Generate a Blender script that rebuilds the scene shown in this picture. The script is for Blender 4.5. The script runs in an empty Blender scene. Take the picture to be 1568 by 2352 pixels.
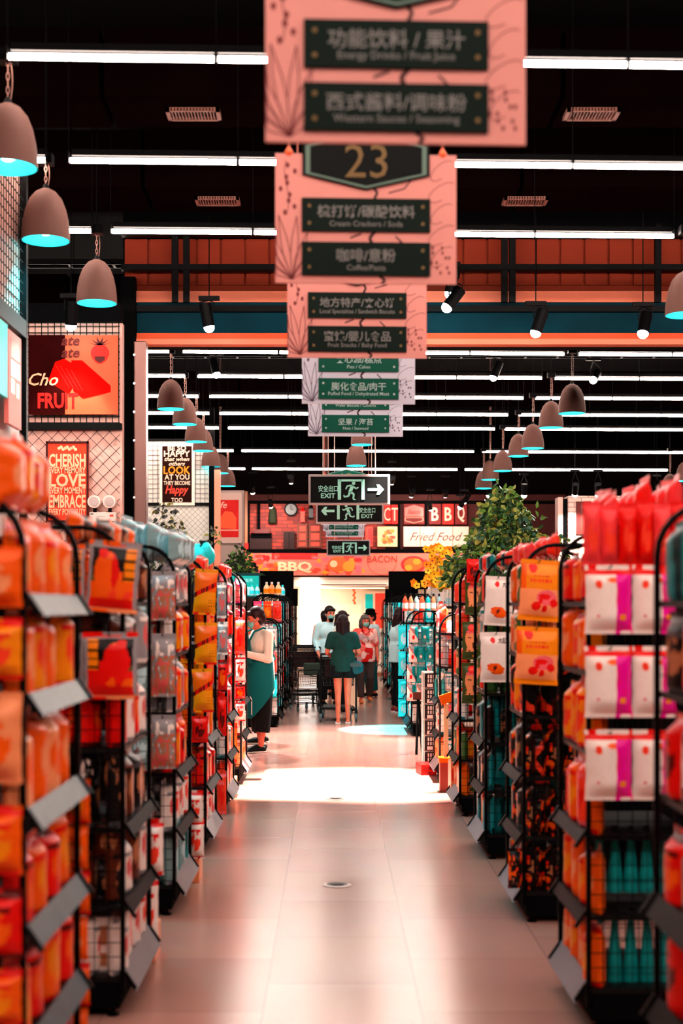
import bpy, bmesh, math, random
from mathutils import Vector, Matrix, Euler

# ------------------------------------------------------------------ camera, world, exposure
SC = bpy.context.scene
COL = SC.collection
F, CX, CY, EYE = 3266.7, 763.0, 1388.0, 1.75        # focal length (px), vanishing point (px), eye height (m)
cam = bpy.data.objects.new('camera', bpy.data.cameras.new('camera'))
COL.objects.link(cam)
cam.location = (0, 0, EYE)
cam.rotation_euler = (math.pi / 2, 0, 0)
cam.data.lens = 50.0
cam.data.sensor_width = 36.0
cam.data.shift_x = 21.0 / 2352.0
cam.data.shift_y = 212.0 / 2352.0
cam.data.clip_start = 0.05
cam.data.dof.use_dof = True
cam.data.dof.focus_distance = 16.5
cam.data.dof.aperture_fstop = 2.0
SC.camera = cam
SC.view_settings.view_transform = 'Standard'
SC.view_settings.look = 'None'
SC.view_settings.exposure = 1.0
SC.view_settings.gamma = 1.0
SC.view_settings.use_curve_mapping = False
W = bpy.data.worlds.new('store_dark')
SC.world = W
W.use_nodes = True
W.node_tree.nodes['Background'].inputs[0].default_value = (1.0, 0.72, 0.62, 1)
W.node_tree.nodes['Background'].inputs[1].default_value = 0.02
SC.cycles.max_bounces = 6
SC.cycles.diffuse_bounces = 3
SC.cycles.glossy_bounces = 3
SC.cycles.sample_clamp_indirect = 4.0
SC.cycles.caustics_reflective = False
SC.cycles.caustics_refractive = False

TUBE_POWER = 44.0       # emission of the ceiling tubes
SPOT_POWER = 9000.0     # track spotlights over the cross aisle
CYAN_POWER = 110.0      # pendant bulbs

R = math.radians
rnd = random.Random(7)


def P(px, py, Y):
    return Vector(((px - CX) * Y / F, Y, EYE - (py - CY) * Y / F))


def ordn(i):
    return ['first', 'second', 'third', 'fourth', 'fifth', 'sixth', 'seventh', 'eighth', 'ninth', 'tenth', 'eleventh',
            'twelfth', 'thirteenth', 'fourteenth', 'fifteenth', 'sixteenth', 'seventeenth', 'eighteenth'][i]


# ------------------------------------------------------------------ materials
def lin(c):
    c = c / 255.0
    return c / 12.92 if c <= 0.04045 else ((c + 0.055) / 1.055) ** 2.4


MATS = {}


def M(name, rgb=None, rough=0.5, metal=0.0, emit=0.0, noise=0.0, nscale=6.0, spec=0.15, coat=0.0):
    if name in MATS:
        return MATS[name]
    m = bpy.data.materials.new(name)
    m.use_nodes = True
    nt = m.node_tree
    b = nt.nodes['Principled BSDF']
    col = tuple(lin(c) for c in rgb) + (1,)
    b.inputs['Base Color'].default_value = col
    b.inputs['Roughness'].default_value = rough
    b.inputs['Metallic'].default_value = metal
    b.inputs['Specular IOR Level'].default_value = spec
    if coat:
        b.inputs['Coat Weight'].default_value = coat
        b.inputs['Coat Roughness'].default_value = 0.15
    if emit:
        b.inputs['Emission Color'].default_value = col
        b.inputs['Emission Strength'].default_value = emit
    if noise:
        tc = nt.nodes.new('ShaderNodeTexCoord')
        n = nt.nodes.new('ShaderNodeTexNoise')
        n.inputs['Scale'].default_value = nscale
        n.inputs['Detail'].default_value = 4
        mx = nt.nodes.new('ShaderNodeMix')
        mx.data_type = 'RGBA'
        mx.inputs['A'].default_value = tuple(c * (1 - noise) for c in col[:3]) + (1,)
        mx.inputs['B'].default_value = tuple(min(1, c * (1 + noise * 0.5)) for c in col[:3]) + (1,)
        nt.links.new(tc.outputs['Object'], n.inputs['Vector'])
        nt.links.new(n.outputs['Fac'], mx.inputs['Factor'])
        nt.links.new(mx.outputs['Result'], b.inputs['Base Color'])
    MATS[name] = m
    return m


BLACK = M('black_metal', (4, 4, 5), 0.5, 0.0, spec=0.06)
VOID = M('matt_black', (4, 4, 5), 0.9, spec=0.05)
STEEL = M('brushed_aluminium', (116, 84, 79), 0.36, 0.8, noise=0.15, nscale=3)
GREYRAIL = M('grey_price_rail', (126, 120, 126), 0.45, spec=.3, noise=0.25, nscale=9)
PAPER = M('white_paper', (238, 222, 214), 0.6)
for nm, rgb in dict(orange=(255, 90, 3), amber=(255, 136, 6), red=(236, 8, 3), darkred=(96, 5, 4), peach=(254, 148, 96),
                    pink=(244, 96, 104), salmon=(250, 58, 62), hotpink=(240, 8, 130), magenta=(238, 0, 150), white=(246, 226, 218), cream=(248, 196, 150),
                    grey=(150, 142, 146), dgrey=(70, 66, 70), ink=(8, 7, 8), teal=(0, 126, 130), bteal=(0, 158, 158), dteal=(0, 44, 47),
                    cyan=(30, 225, 235), olive=(66, 76, 32), green=(40, 92, 40), brown=(84, 28, 9), tan=(180, 108, 72),
                    yellow=(255, 140, 16), greyteal=(128, 158, 160), coral=(252, 58, 30), paleblue=(190, 220, 226),
                    rose=(225, 90, 88)).items():
    M('pack_' + nm, rgb, 0.34, noise=0.1, nscale=14, spec=0.25)


def K(nm):
    return MATS['pack_' + nm]


# ------------------------------------------------------------------ mesh builder
class MB:
    def __init__(s):
        s.v, s.f, s.m = [], [], []

    def add(s, vs, fs, mi=0):
        o = len(s.v)
        s.v += [tuple(v) for v in vs]
        s.f += [tuple(i + o for i in f) for f in fs]
        s.m += [mi] * len(fs) if isinstance(mi, int) else list(mi)
        return s

    def box(s, c, d, mi=0, rot=None):
        x, y, z = d[0] / 2, d[1] / 2, d[2] / 2
        vs = [Vector(p) for p in ((-x, -y, -z), (x, -y, -z), (x, y, -z), (-x, y, -z), (-x, -y, z), (x, -y, z), (x, y, z), (-x, y, z))]
        if rot is not None:
            vs = [rot @ v for v in vs]
        c = Vector(c)
        return s.add([v + c for v in vs], [(0, 3, 2, 1), (4, 5, 6, 7), (0, 1, 5, 4), (1, 2, 6, 5), (2, 3, 7, 6), (3, 0, 4, 7)], mi)

    def bb(s, a, b, mi=0):
        return s.box([(a[i] + b[i]) / 2 for i in range(3)], [abs(b[i] - a[i]) for i in range(3)], mi)

    def cone(s, p0, r0, p1, r1, n=8, mi=0, caps=True):
        p0, p1 = Vector(p0), Vector(p1)
        d = (p1 - p0)
        if d.length < 1e-7:
            return s
        q = d.to_track_quat('Z', 'Y')
        vs = []
        for p, r in ((p0, r0), (p1, r1)):
            for k in range(n):
                a = 2 * math.pi * k / n + math.pi / n
                vs.append(p + q @ Vector((r * math.cos(a), r * math.sin(a), 0)))
        fs = [(k, (k + 1) % n, n + (k + 1) % n, n + k) for k in range(n)]
        if caps:
            fs += [tuple(range(n - 1, -1, -1)), tuple(range(n, 2 * n))]
        return s.add(vs, fs, mi)

    def cyl(s, p0, p1, r, n=8, mi=0):
        return s.cone(p0, r, p1, r, n, mi)

    def tube(s, pts, r, n=6, mi=0):
        pts = [Vector(p) for p in pts]
        vs, fs = [], []
        prev = None
        for i, p in enumerate(pts):
            t = (pts[min(i + 1, len(pts) - 1)] - pts[max(i - 1, 0)]).normalized()
            if prev is None:
                up = Vector((0, 0, 1)) if abs(t.z) < 0.9 else Vector((1, 0, 0))
                a = t.cross(up).normalized()
            else:
                a = (prev - t * prev.dot(t)).normalized()
            b = t.cross(a)
            prev = a
            for k in range(n):
                th = 2 * math.pi * k / n + math.pi / n
                vs.append(p + a * (r * math.cos(th)) + b * (r * math.sin(th)))
        for i in range(len(pts) - 1):
            for k in range(n):
                fs.append((i * n + k, i * n + (k + 1) % n, (i + 1) * n + (k + 1) % n, (i + 1) * n + k))
        fs += [tuple(range(n - 1, -1, -1)), tuple(range((len(pts) - 1) * n, len(pts) * n))]
        return s.add(vs, fs, mi)

    def lathe(s, prof, n=16, mi=0, c=(0, 0, 0), cap0=True, cap1=True):
        vs, fs, ms = [], [], []
        for r, z in prof:
            for k in range(n):
                a = 2 * math.pi * k / n
                vs.append((c[0] + r * math.cos(a), c[1] + r * math.sin(a), c[2] + z))
        for i in range(len(prof) - 1):
            for k in range(n):
                fs.append((i * n + k, i * n + (k + 1) % n, (i + 1) * n + (k + 1) % n, (i + 1) * n + k))
                ms.append(mi if isinstance(mi, int) else mi[i])
        if cap0:
            fs.append(tuple(range(n - 1, -1, -1)))
            ms.append(mi if isinstance(mi, int) else mi[0])
        if cap1:
            fs.append(tuple(range((len(prof) - 1) * n, len(prof) * n)))
            ms.append(mi if isinstance(mi, int) else mi[-1])
        return s.add(vs, fs, ms)

    def poly(s, pts, y0, y1, mi=0):
        """polygon in the XZ plane (counter-clockwise seen from -Y), front at y0, back at y1"""
        n = len(pts)
        vs = [(x, y0, z) for x, z in pts] + [(x, y1, z) for x, z in pts]
        fs = [tuple(range(n)), tuple(range(2 * n - 1, n - 1, -1))]
        fs += [(k, n + k, n + (k + 1) % n, (k + 1) % n) for k in range(n)]
        return s.add(vs, fs, mi)

    def rect(s, x0, z0, x1, z1, y0, y1, mi=0):
        return s.poly([(x0, z0), (x1, z0), (x1, z1), (x0, z1)], y0, y1, mi)

    def disc(s, x, z, rx, rz, y0, y1, mi=0, n=16, a0=0):
        return s.poly([(x + rx * math.cos(2 * math.pi * k / n + a0), z + rz * math.sin(2 * math.pi * k / n + a0)) for k in range(n)], y0, y1, mi)

    def ribbon(s, pts, w, y, mi=0):
        """flat strip along 2-D points (x,z) in the XZ plane, facing -Y"""
        for (a, b), (c, d) in zip(pts[:-1], pts[1:]):
            L = math.hypot(c - a, d - b) or 1
            nx, nz = -(d - b) / L * w / 2, (c - a) / L * w / 2
            s.add([(a - nx, y, b - nz), (c - nx, y, d - nz), (c + nx, y, d + nz), (a + nx, y, b + nz)], [(0, 1, 2, 3)], mi)
        return s

    def ell(s, c, r, n=10, mi=0, rot=None):
        c = Vector(c)
        vs, fs = [], []
        m = max(5, n * 2 // 3)
        for j in range(1, m):
            th = math.pi * j / m
            for k in range(n):
                a = 2 * math.pi * k / n
                p = Vector((r[0] * math.sin(th) * math.cos(a), r[1] * math.sin(th) * math.sin(a), -r[2] * math.cos(th)))
                vs.append(c + (rot @ p if rot is not None else p))
        b, t = Vector((0, 0, -r[2])), Vector((0, 0, r[2]))
        vs.append(c + (rot @ b if rot is not None else b))
        vs.append(c + (rot @ t if rot is not None else t))
        ib, it = len(vs) - 2, len(vs) - 1
        for j in range(m - 2):
            for k in range(n):
                fs.append((j * n + k, j * n + (k + 1) % n, (j + 1) * n + (k + 1) % n, (j + 1) * n + k))
        for k in range(n):
            fs.append((ib, (k + 1) % n, k))
            fs.append((it, (m - 2) * n + k, (m - 2) * n + (k + 1) % n))
        return s.add(vs, fs, mi)

    def cap(s, p0, r0, p1, r1, n=10, mi=0):
        s.cone(p0, r0, p1, r1, n, mi)
        s.ell(p0, (r0,) * 3, n, mi)
        return s.ell(p1, (r1,) * 3, n, mi)

    def text(s, body, x, z, y, size, mi=0, width=None, bold=0.0, shear=0.0, mirror=False):
        vs, fs, w, h = glyphs(body, bold, shear)
        k = size
        kx = size if width is None else width / max(w, 1e-6)
        return s.add([(x + a * kx, y, z + b * k) for a, b in vs], fs, mi)

    def xf(s, mat):
        s.v = [tuple(mat @ Vector(v)) for v in s.v]
        return s

    def mesh(s, name, mats, smooth=False, bevel=0.0):
        me = bpy.data.meshes.new(name)
        me.from_pydata(s.v, [], s.f)
        for m in (mats if isinstance(mats, (list, tuple)) else [mats]):
            me.materials.append(m)
        if any(s.m):
            me.polygons.foreach_set('material_index', s.m)
        if bevel:
            bm = bmesh.new()
            bm.from_mesh(me)
            bmesh.ops.bevel(bm, geom=[e for e in bm.edges if e.calc_face_angle(0) > 0.6], offset=bevel, segments=2, affect='EDGES', profile=0.6)
            bm.to_mesh(me)
            bm.free()
        if smooth:
            me.polygons.foreach_set('use_smooth', [True] * len(me.polygons))
            if smooth != 'all':
                me.set_sharp_from_angle(angle=R(42))
        me.update()
        return me

    def build(s, name, mats, parent=None, smooth=False, bevel=0.0):
        return link(name, s.mesh(name, mats, smooth, bevel), parent)


_TX = {}


def glyphs(body, bold=0.0, shear=0.0):
    """centred flat outline of a line of lettering, cap height about 0.72 of size"""
    key = (body, bold, shear)
    if key not in _TX:
        c = bpy.data.curves.new('lettering', 'FONT')
        c.body = body
        c.size = 1.0
        c.offset = bold
        c.shear = shear
        c.resolution_u = 2
        o = bpy.data.objects.new('lettering', c)
        COL.objects.link(o)
        me = bpy.data.meshes.new_from_object(o.evaluated_get(bpy.context.evaluated_depsgraph_get()))
        vs = [(v.co.x, v.co.y) for v in me.vertices]
        fs = [tuple(p.vertices) for p in me.polygons]
        bpy.data.objects.remove(o)
        bpy.data.curves.remove(c)
        bpy.data.meshes.remove(me)
        if vs:
            x0, x1 = min(v[0] for v in vs), max(v[0] for v in vs)
            z0, z1 = min(v[1] for v in vs), max(v[1] for v in vs)
            vs = [(a - (x0 + x1) / 2, b - (z0 + z1) / 2) for a, b in vs]
            fs2 = []
            for f in fs:      # every face turned to look at -Y
                ar = sum(vs[f[i]][0] * vs[f[(i + 1) % len(f)]][1] - vs[f[(i + 1) % len(f)]][0] * vs[f[i]][1] for i in range(len(f)))
                fs2.append(f if ar > 0 else f[::-1])
            _TX[key] = (vs, fs2, x1 - x0, z1 - z0)
        else:
            _TX[key] = ([], [], 1, 1)
    return _TX[key]


def link(name, me, parent=None):
    o = bpy.data.objects.new(name, me)
    COL.objects.link(o)
    if parent is not None:
        o.parent = parent
    return o


def tag(o, label, cat, group=None, kind=None):
    o['label'] = label
    o['category'] = cat
    if group:
        o['group'] = group
    if kind:
        o['kind'] = kind
    return o


def thing(name, label, cat, loc=(0, 0, 0), rz=0.0, group=None, rx=0.0):
    o = bpy.data.objects.new(name, None)
    o.empty_display_size = 0.1
    COL.objects.link(o)
    o.location = loc
    o.rotation_euler = (rx, 0, rz)
    return tag(o, label, cat, group)


def struct(o):
    o['kind'] = 'structure'
    return o


def at(o, loc, rz=0.0, ry=0.0, rx=0.0, sc=None):
    o.location = loc
    o.rotation_euler = (rx, ry, rz)
    if sc:
        o.scale = sc
    return o


def remeshed(mb, voxel, mat, name, parent, smooth_iter=5):
    """fuse overlapping limbs into ONE continuous skin"""
    me = mb.mesh(name, mat)
    o = bpy.data.objects.new(name, me)
    COL.objects.link(o)
    r = o.modifiers.new('r', 'REMESH')
    r.mode = 'VOXEL'
    r.voxel_size = voxel
    s = o.modifiers.new('s', 'SMOOTH')
    s.factor = 0.5
    s.iterations = smooth_iter
    me2 = bpy.data.meshes.new_from_object(o.evaluated_get(bpy.context.evaluated_depsgraph_get()))
    bpy.data.objects.remove(o)
    bpy.data.meshes.remove(me)
    me2.name = name
    if not me2.materials:
        me2.materials.append(mat)
    me2.polygons.foreach_set('use_smooth', [True] * len(me2.polygons))
    return link(name, me2, parent)
# ------------------------------------------------------------------ the room
def floor_material():
    m = bpy.data.materials.new('floor_tiles')
    m.use_nodes = True
    nt = m.node_tree
    b = nt.nodes['Principled BSDF']
    tc = nt.nodes.new('ShaderNodeTexCoord')
    sx = nt.nodes.new('ShaderNodeSeparateXYZ')
    cx = nt.nodes.new('ShaderNodeCombineXYZ')
    nt.links.new(tc.outputs['Object'], sx.inputs[0])
    ax = nt.nodes.new('ShaderNodeMath'); ax.operation = 'ADD'; ax.inputs[1].default_value = 0.298 + 0.68 * 30
    nt.links.new(sx.outputs['X'], ax.inputs[0])
    ay = nt.nodes.new('ShaderNodeMath'); ay.operation = 'ADD'; ay.inputs[1].default_value = 10.31
    nt.links.new(sx.outputs['Y'], ay.inputs[0])
    nt.links.new(ay.outputs[0], cx.inputs['X'])
    nt.links.new(ax.outputs[0], cx.inputs['Y'])
    br = nt.nodes.new('ShaderNodeTexBrick')
    br.inputs['Scale'].default_value = 1.0
    br.inputs['Brick Width'].default_value = 0.912
    br.inputs['Row Height'].default_value = 0.68
    br.inputs['Mortar Size'].default_value = 0.004
    br.inputs['Mortar Smooth'].default_value = 0.2
    br.inputs['Color1'].default_value = (lin(186), lin(133), lin(121), 1)
    br.inputs['Color2'].default_value = (lin(173), lin(122), lin(111), 1)
    br.inputs['Mortar'].default_value = (lin(150), lin(106), lin(100), 1)
    br.offset = 0.5
    nt.links.new(cx.outputs[0], br.inputs['Vector'])
    n = nt.nodes.new('ShaderNodeTexNoise')
    n.inputs['Scale'].default_value = 1.3
    n.inputs['Detail'].default_value = 5
    mx = nt.nodes.new('ShaderNodeMix'); mx.data_type = 'RGBA'; mx.blend_type = 'MULTIPLY'
    mx.inputs['Factor'].default_value = 0.25
    nt.links.new(tc.outputs['Object'], n.inputs['Vector'])
    nt.links.new(br.outputs['Color'], mx.inputs['A'])
    nt.links.new(n.outputs['Color'], mx.inputs['B'])
    nt.links.new(mx.outputs['Result'], b.inputs['Base Color'])
    b.inputs['Roughness'].default_value = 0.2
    b.inputs['Specular IOR Level'].default_value = 0.36
    # slight unevenness tile to tile breaks the reflections into bands
    bp = nt.nodes.new('ShaderNodeBump')
    bp.inputs['Strength'].default_value = 0.04
    bp.inputs['Distance'].default_value = 0.02
    nt.links.new(n.outputs['Fac'], bp.inputs['Height'])
    nt.links.new(bp.outputs[0], b.inputs['Normal'])
    return m


CEILM = M('ceiling_black', (3, 3, 4), 0.95, spec=0.02)
WALLD = M('wall_dark', (20, 10, 9), 0.9, spec=0.1, noise=0.2)
struct(MB().bb((-13, -4, -0.1), (13, 44, 0)).build('floor', floor_material()))
struct(MB().bb((-13, -4, 6.4), (13, 44, 6.5)).build('ceiling', CEILM))
struct(MB().bb((-13.1, -4, 0), (-13, 44, 6.5)).build('wall_left', WALLD))
struct(MB().bb((13, -4, 0), (13.1, 44, 6.5)).build('wall_right', WALLD))
struct(MB().bb((-13, 44, 0), (13, 44.1, 6.5)).build('wall_back', WALLD))
struct(MB().bb((-13, -4.1, 0), (13, -4, 6.5)).build('wall_front', WALLD))

# bulkhead across the store at 14.2 m
YB = 14.2
RUST = M('rust_sheet', (118, 33, 9), 0.7, noise=0.15, nscale=3)
TRIMP = M('painted_trim', (222, 116, 88), 0.6, spec=.2)
TRIMO = M('orange_trim', (200, 70, 30), 0.6, spec=.2)
TEALFILM = M('dark_teal_film', (0, 44, 56), 0.6, noise=0.8, nscale=1.6, spec=0.04)
bh = struct(MB().bb((-2.1, YB + 0.08, 4.34), (12.9, YB + 0.3, 6.4)).build('wall_bulkhead', VOID))
zc0, zc1 = P(0, 665, YB).z, P(0, 548, YB).z
mb = MB()
nrib = 62
for i in range(nrib):
    x0 = -2.08 + 15.0 * i / nrib
    w = 15.0 / nrib
    mb.bb((x0 + 0.012, YB + 0.02, zc0 + 0.05), (x0 + w - 0.012, YB + 0.06, zc1))
mb.bb((-2.08, YB + 0.05, zc0), (12.9, YB + 0.075, zc1))
mb.build('corrugated_sheet', RUST, bh)
MB().bb((-2.08, YB - 0.02, zc0 - 0.13), (12.9, YB + 0.06, zc0 - 0.02)).build('upper_trim', TRIMP, bh)
zt0, zt1 = P(0, 766, YB).z, P(0, 682, YB).z
MB().bb((-1.95, YB, zt0), (12.9, YB + 0.07, zt1)).build('smoke_curtain', TEALFILM, bh)
MB().bb((-1.95, YB - 0.06, P(0, 718, YB).z), (12.9, YB - 0.001, P(0, 704, YB).z)).build('track_rail', BLACK, bh)
zl = P(0, 793, YB).z
MB().bb((-1.95, YB - 0.02, zl + 0.055), (12.9, YB + 0.07, zt0)).build('lower_orange_trim', TRIMO, bh)
MB().bb((-1.95, YB - 0.05, zl), (12.9, YB + 0.09, zl + 0.055)).build('lower_trim', TRIMP, bh)
# black strut channels in front of the sheet
mb = MB()
for px in (402, 428, 1158, 1176, 1510):
    a = P(px, 548, YB - 0.15)
    mb.bb((a.x - 0.03, YB - 0.18, zc0 - 0.16), (a.x + 0.03, YB - 0.12, zc1 + 0.1))
mb.bb((-2.08, YB - 0.2, P(0, 630, YB).z), (12.9, YB - 0.1, P(0, 617, YB).z))
mb.bb((-2.08, YB - 0.2, P(0, 552, YB).z), (12.9, YB - 0.1, P(0, 540, YB).z))
mb.build('strut_channel', BLACK, bh)

# columns at the left end of the bulkhead
colb = struct(MB().bb((-2.1, YB - 0.1, 0), (-1.955, YB + 0.08, 5.0)).build('column_black', VOID))
colm = struct(MB().bb((-1.95, YB - 0.22, 0), (-1.83, YB - 0.06, 4.34)).build('column_aluminium', STEEL, bevel=0.012))
mb = MB()
for i in range(11):
    z = 1.4 + i * 0.28
    mb.cyl((-1.945, YB - 0.235, z), (-1.945, YB - 0.22, z), 0.012, 8)
mb.build('rivet', M('rivet_bright', (250, 240, 235), 0.2, 0.6), colm)


# ceiling duct boxes with air grilles (barely lit, hanging under the ceiling)
DUCT = M('duct_dull_red', (7, 2, 2), 0.95, noise=0.4, nscale=2, spec=0)
GRILLE = M('grille_pale', (104, 66, 58), 0.6, spec=.1)
for i, (Y0, Y1, vents) in enumerate(((10.27, 10.95, ((445, 258), (1358, 280))), (12.5, 13.3, ((500, 493), (1205, 507))),
                                     (17.95, 18.85, ()), (25.45, 26.4, ()))):
    d = thing('air_duct', ['dark red air duct across the ceiling, nearest, above the first pale grilles',
                           'dark red air duct across the ceiling just before the rust sheet bulkhead',
                           'dark air duct under the ceiling just behind the teal bulkhead band',
                           'dark air duct far back above the pendant lamps'][i], 'air duct', (0, (Y0 + Y1) / 2, 5.42), group='ceiling air ducts')
    n = 12
    for k in range(n):
        x0 = -10 + 20 * k / n
        MB().bb((x0 + 0.02, (Y0 - Y1) / 2, 0), (x0 + 20 / n - 0.02, (Y1 - Y0) / 2, 0.5)).build('duct_section', DUCT, d)
    for px, py in vents:
        x = (px - CX) * ((Y0 + Y1) / 2) / F
        g = MB()
        w, l = 0.2, 0.11
        g.bb((x - w, -l, -0.03), (x - w + 0.03, l, 0)); g.bb((x + w - 0.03, -l, -0.03), (x + w, l, 0))
        g.bb((x - w, -l, -0.03), (x + w, -l + 0.02, 0)); g.bb((x - w, l - 0.02, -0.03), (x + w, l, 0))
        for q in range(14):
            xx = x - w + 0.04 + q * 0.0235
            g.bb((xx, -l, -0.025), (xx + 0.009, l, -0.004))
        g.build('air_grille', GRILLE, d)

# cable trays and hanging rods
for i, Y in ((2, 16.2), (3, 22.2)):
    t = thing('cable_tray', 'thin black cable tray %s under the black ceiling' % ['nearest', 'second', 'third', 'farthest'][i], 'cable tray', (0, Y, 5.6), group='ceiling cable trays')
    m_ = MB()
    m_.bb((-10, -0.1, 0), (10, -0.08, 0.06)); m_.bb((-10, 0.08, 0), (10, 0.1, 0.06))
    for q in range(40):
        m_.bb((-10 + q * 0.5, -0.1, 0), (-9.97 + q * 0.5, 0.1, 0.02))
    m_.build('tray', BLACK, t)

# floor socket covers
for i, (px, py) in enumerate(((774, 2033), (770, 1835))):
    Y = EYE * F / (py - CY)
    t = thing('floor_socket', ['round metal floor socket cover, the nearer one in the aisle', 'round metal floor socket cover, the farther one in the bright patch'][i],
              'floor socket', ((px - CX) * Y / F, Y, 0), group='round floor socket covers')
    MB().lathe([(0.09, 0), (0.09, 0.004), (0.066, 0.006), (0.066, 0.002)], 28, 0, cap1=False).build('ring', M('socket_ring', (150, 130, 125), 0.3, 0.7), t)
    MB().lathe([(0.064, 0.001), (0.064, 0.004), (0.0, 0.005)], 28, 0, cap1=False).build('lid', M('socket_lid', (60, 58, 56), 0.4, 0.4), t)
    MB().bb((-0.045, -0.006, 0.005), (0.045, 0.006, 0.0075)).bb((-0.03, -0.034, 0.005), (0.03, -0.022, 0.0072)).build('slot', BLACK, t)


# ------------------------------------------------------------------ wire-mesh wall panels with posters
def grid_panel(mb, x0, z0, x1, z1, step, r, y, diamond=False):
    if not diamond:
        x = x0
        while x <= x1 + 1e-6:
            mb.bb((x - r, y - r, z0), (x + r, y + r, z1)); x += step
        z = z0
        while z <= z1 + 1e-6:
            mb.bb((x0, y - 2 * r, z - r), (x1, y, z + r)); z += step
        return
    W_, H_ = x1 - x0, z1 - z0
    n = int((W_ + H_) / step) + 1
    for i in range(n):
        c = i * step
        a, b = (max(0, c - H_), min(c, H_)), (min(c, W_), max(0, c - W_))
        p, q = Vector((x0 + a[0], y, z0 + min(c, H_))), Vector((x0 + min(c, W_), y, z0 + max(0, c - W_)))
        if (p - q).length > 0.01:
            mb.cyl(p, q, r, 4)
            mb.cyl((x0 + x1 - p.x, y - r, p.z), (x0 + x1 - q.x, y - r, q.z), r, 4)


WALLW = M('panel_wall', (234, 180, 167), 0.6, noise=0.06, nscale=2)
WALLW2 = M('panel_wall_pale', (240, 236, 226), 0.6, noise=0.06, nscale=2)
# panel 1 (faces the camera, left)
YP = 13.85
xa, xb = (48 - CX) * YP / F, (281 - CX) * YP / F
w1 = struct(MB().bb((xa, YP, 0.02), (xb, YP + 0.12, P(0, 740, YP).z)).build('wall_panel', WALLW))
g = MB(); grid_panel(g, xa + 0.02, P(0, 972, YP).z, xb - 0.02, P(0, 742, YP).z, 0.0625, 0.004, YP - 0.03); g.build('wire_grid', BLACK, w1)
g = MB(); grid_panel(g, xa + 0.02, 1.4, xb - 0.02, P(0, 990, YP).z, 0.125, 0.0032, YP - 0.03, True); g.build('diamond_mesh', BLACK, w1)
MB().bb((xa, YP - 0.07, P(0, 988, YP).z), (xb, YP - 0.01, P(0, 974, YP).z)).build('cross_bar', BLACK, w1)
MB().bb((xa - 0.05, YP - 0.08, 0.02), (xa, YP + 0.1, P(0, 740, YP).z)).build('post', BLACK, w1)
MB().bb((xa - 0.05, YP - 0.08, P(0, 742, YP).z), (xb, YP + 0.1, P(0, 700, YP).z)).build('header', VOID, w1)
# panel 2 (far, white, behind the pendants)
YQ = 25.0
xc, xd = (338 - CX) * YQ / F, (481 - CX) * YQ / F
w2 = struct(MB().bb((xc, YQ, 0.02), (xd, YQ + 0.12, P(0, 1012, YQ).z)).build('wall_panel.001', WALLW2))
g = MB(); grid_panel(g, xc + 0.02, P(0, 1155, YQ).z, xd - 0.02, P(0, 1016, YQ).z, 0.083, 0.004, YQ - 0.03); g.build('wire_grid', M('wire_dull', (110, 96, 96), 0.5), w2)
g = MB(); grid_panel(g, xc + 0.02, 1.6, xd - 0.02, P(0, 1162, YQ).z, 0.1, 0.003, YQ - 0.03, True); g.build('diamond_mesh', MATS['wire_dull'], w2)
MB().bb((xc, YQ - 0.06, P(0, 1162, YQ).z), (xd, YQ - 0.01, P(0, 1155, YQ).z)).build('cross_bar', BLACK, w2)
MB().bb((xc, YQ - 0.02, P(0, 1014, YQ).z), (xd, YQ + 0.14, P(0, 1008, YQ).z)).build('header', BLACK, w2)
MB().bb((xd, YQ - 0.12, 0), (xd + 0.085, YQ + 0.1, 5.2)).build('post', VOID, w2)
MB().bb((xd + 0.09, YQ - 0.1, 0), (xd + 0.19, YQ + 0.08, P(0, 1080, YQ).z)).build('pale_post', M('salmon_post', (250, 150, 120), 0.5), w2)
# partition along the left edge of the frame (faces the aisle)
XL = -2.2
w3 = struct(MB().bb((XL - 0.1, 3.0, 2.2), (XL, 10.0, 4.85)).build('wall_partition', WALLW))
g = MB()
for i in range(96):
    y = 3.0 + i * 0.073
    g.bb((XL + 0.02, y, 3.75), (XL + 0.026, y + 0.006, 4.83))
for i in range(15):
    g.bb((XL + 0.026, 3.0, 3.78 + i * 0.073), (XL + 0.032, 9.98, 3.786 + i * 0.073))
g.build('wire_grid', BLACK, w3)
MB().bb((XL + 0.001, 3.0, 3.62), (XL + 0.05, 10.0, 3.74)).build('cross_bar', M('teal_black_bar', (6, 30, 30), 0.4), w3)
MB().bb((XL - 0.1, 10.0, 2.2), (XL + 0.05, 10.05, 4.85)).build('post', BLACK, w3)
# ------------------------------------------------------------------ ceiling tube lights
TUBEM = M('tube_glow', (255, 232, 218), 0.3, emit=TUBE_POWER)
ROWS = [-1.29, 0.58, 2.45, 4.32, 6.19, 8.06, 9.93, 11.8, 17.4, 19.28, 21.15, 23.02, 24.9, 28.6, 32.4]
ZT = 4.83
TILT = R(2.0)
BAYS = ((-6.62, -1.98), (-1.83, 2.86), (3.02, 7.7))


def tube_mesh(L):
    mb = MB()
    mb.cyl((-L / 2, 0, 0), (L / 2, 0, 0), 0.019, 10)
    return mb.mesh('tube', TUBEM, True)


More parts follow.
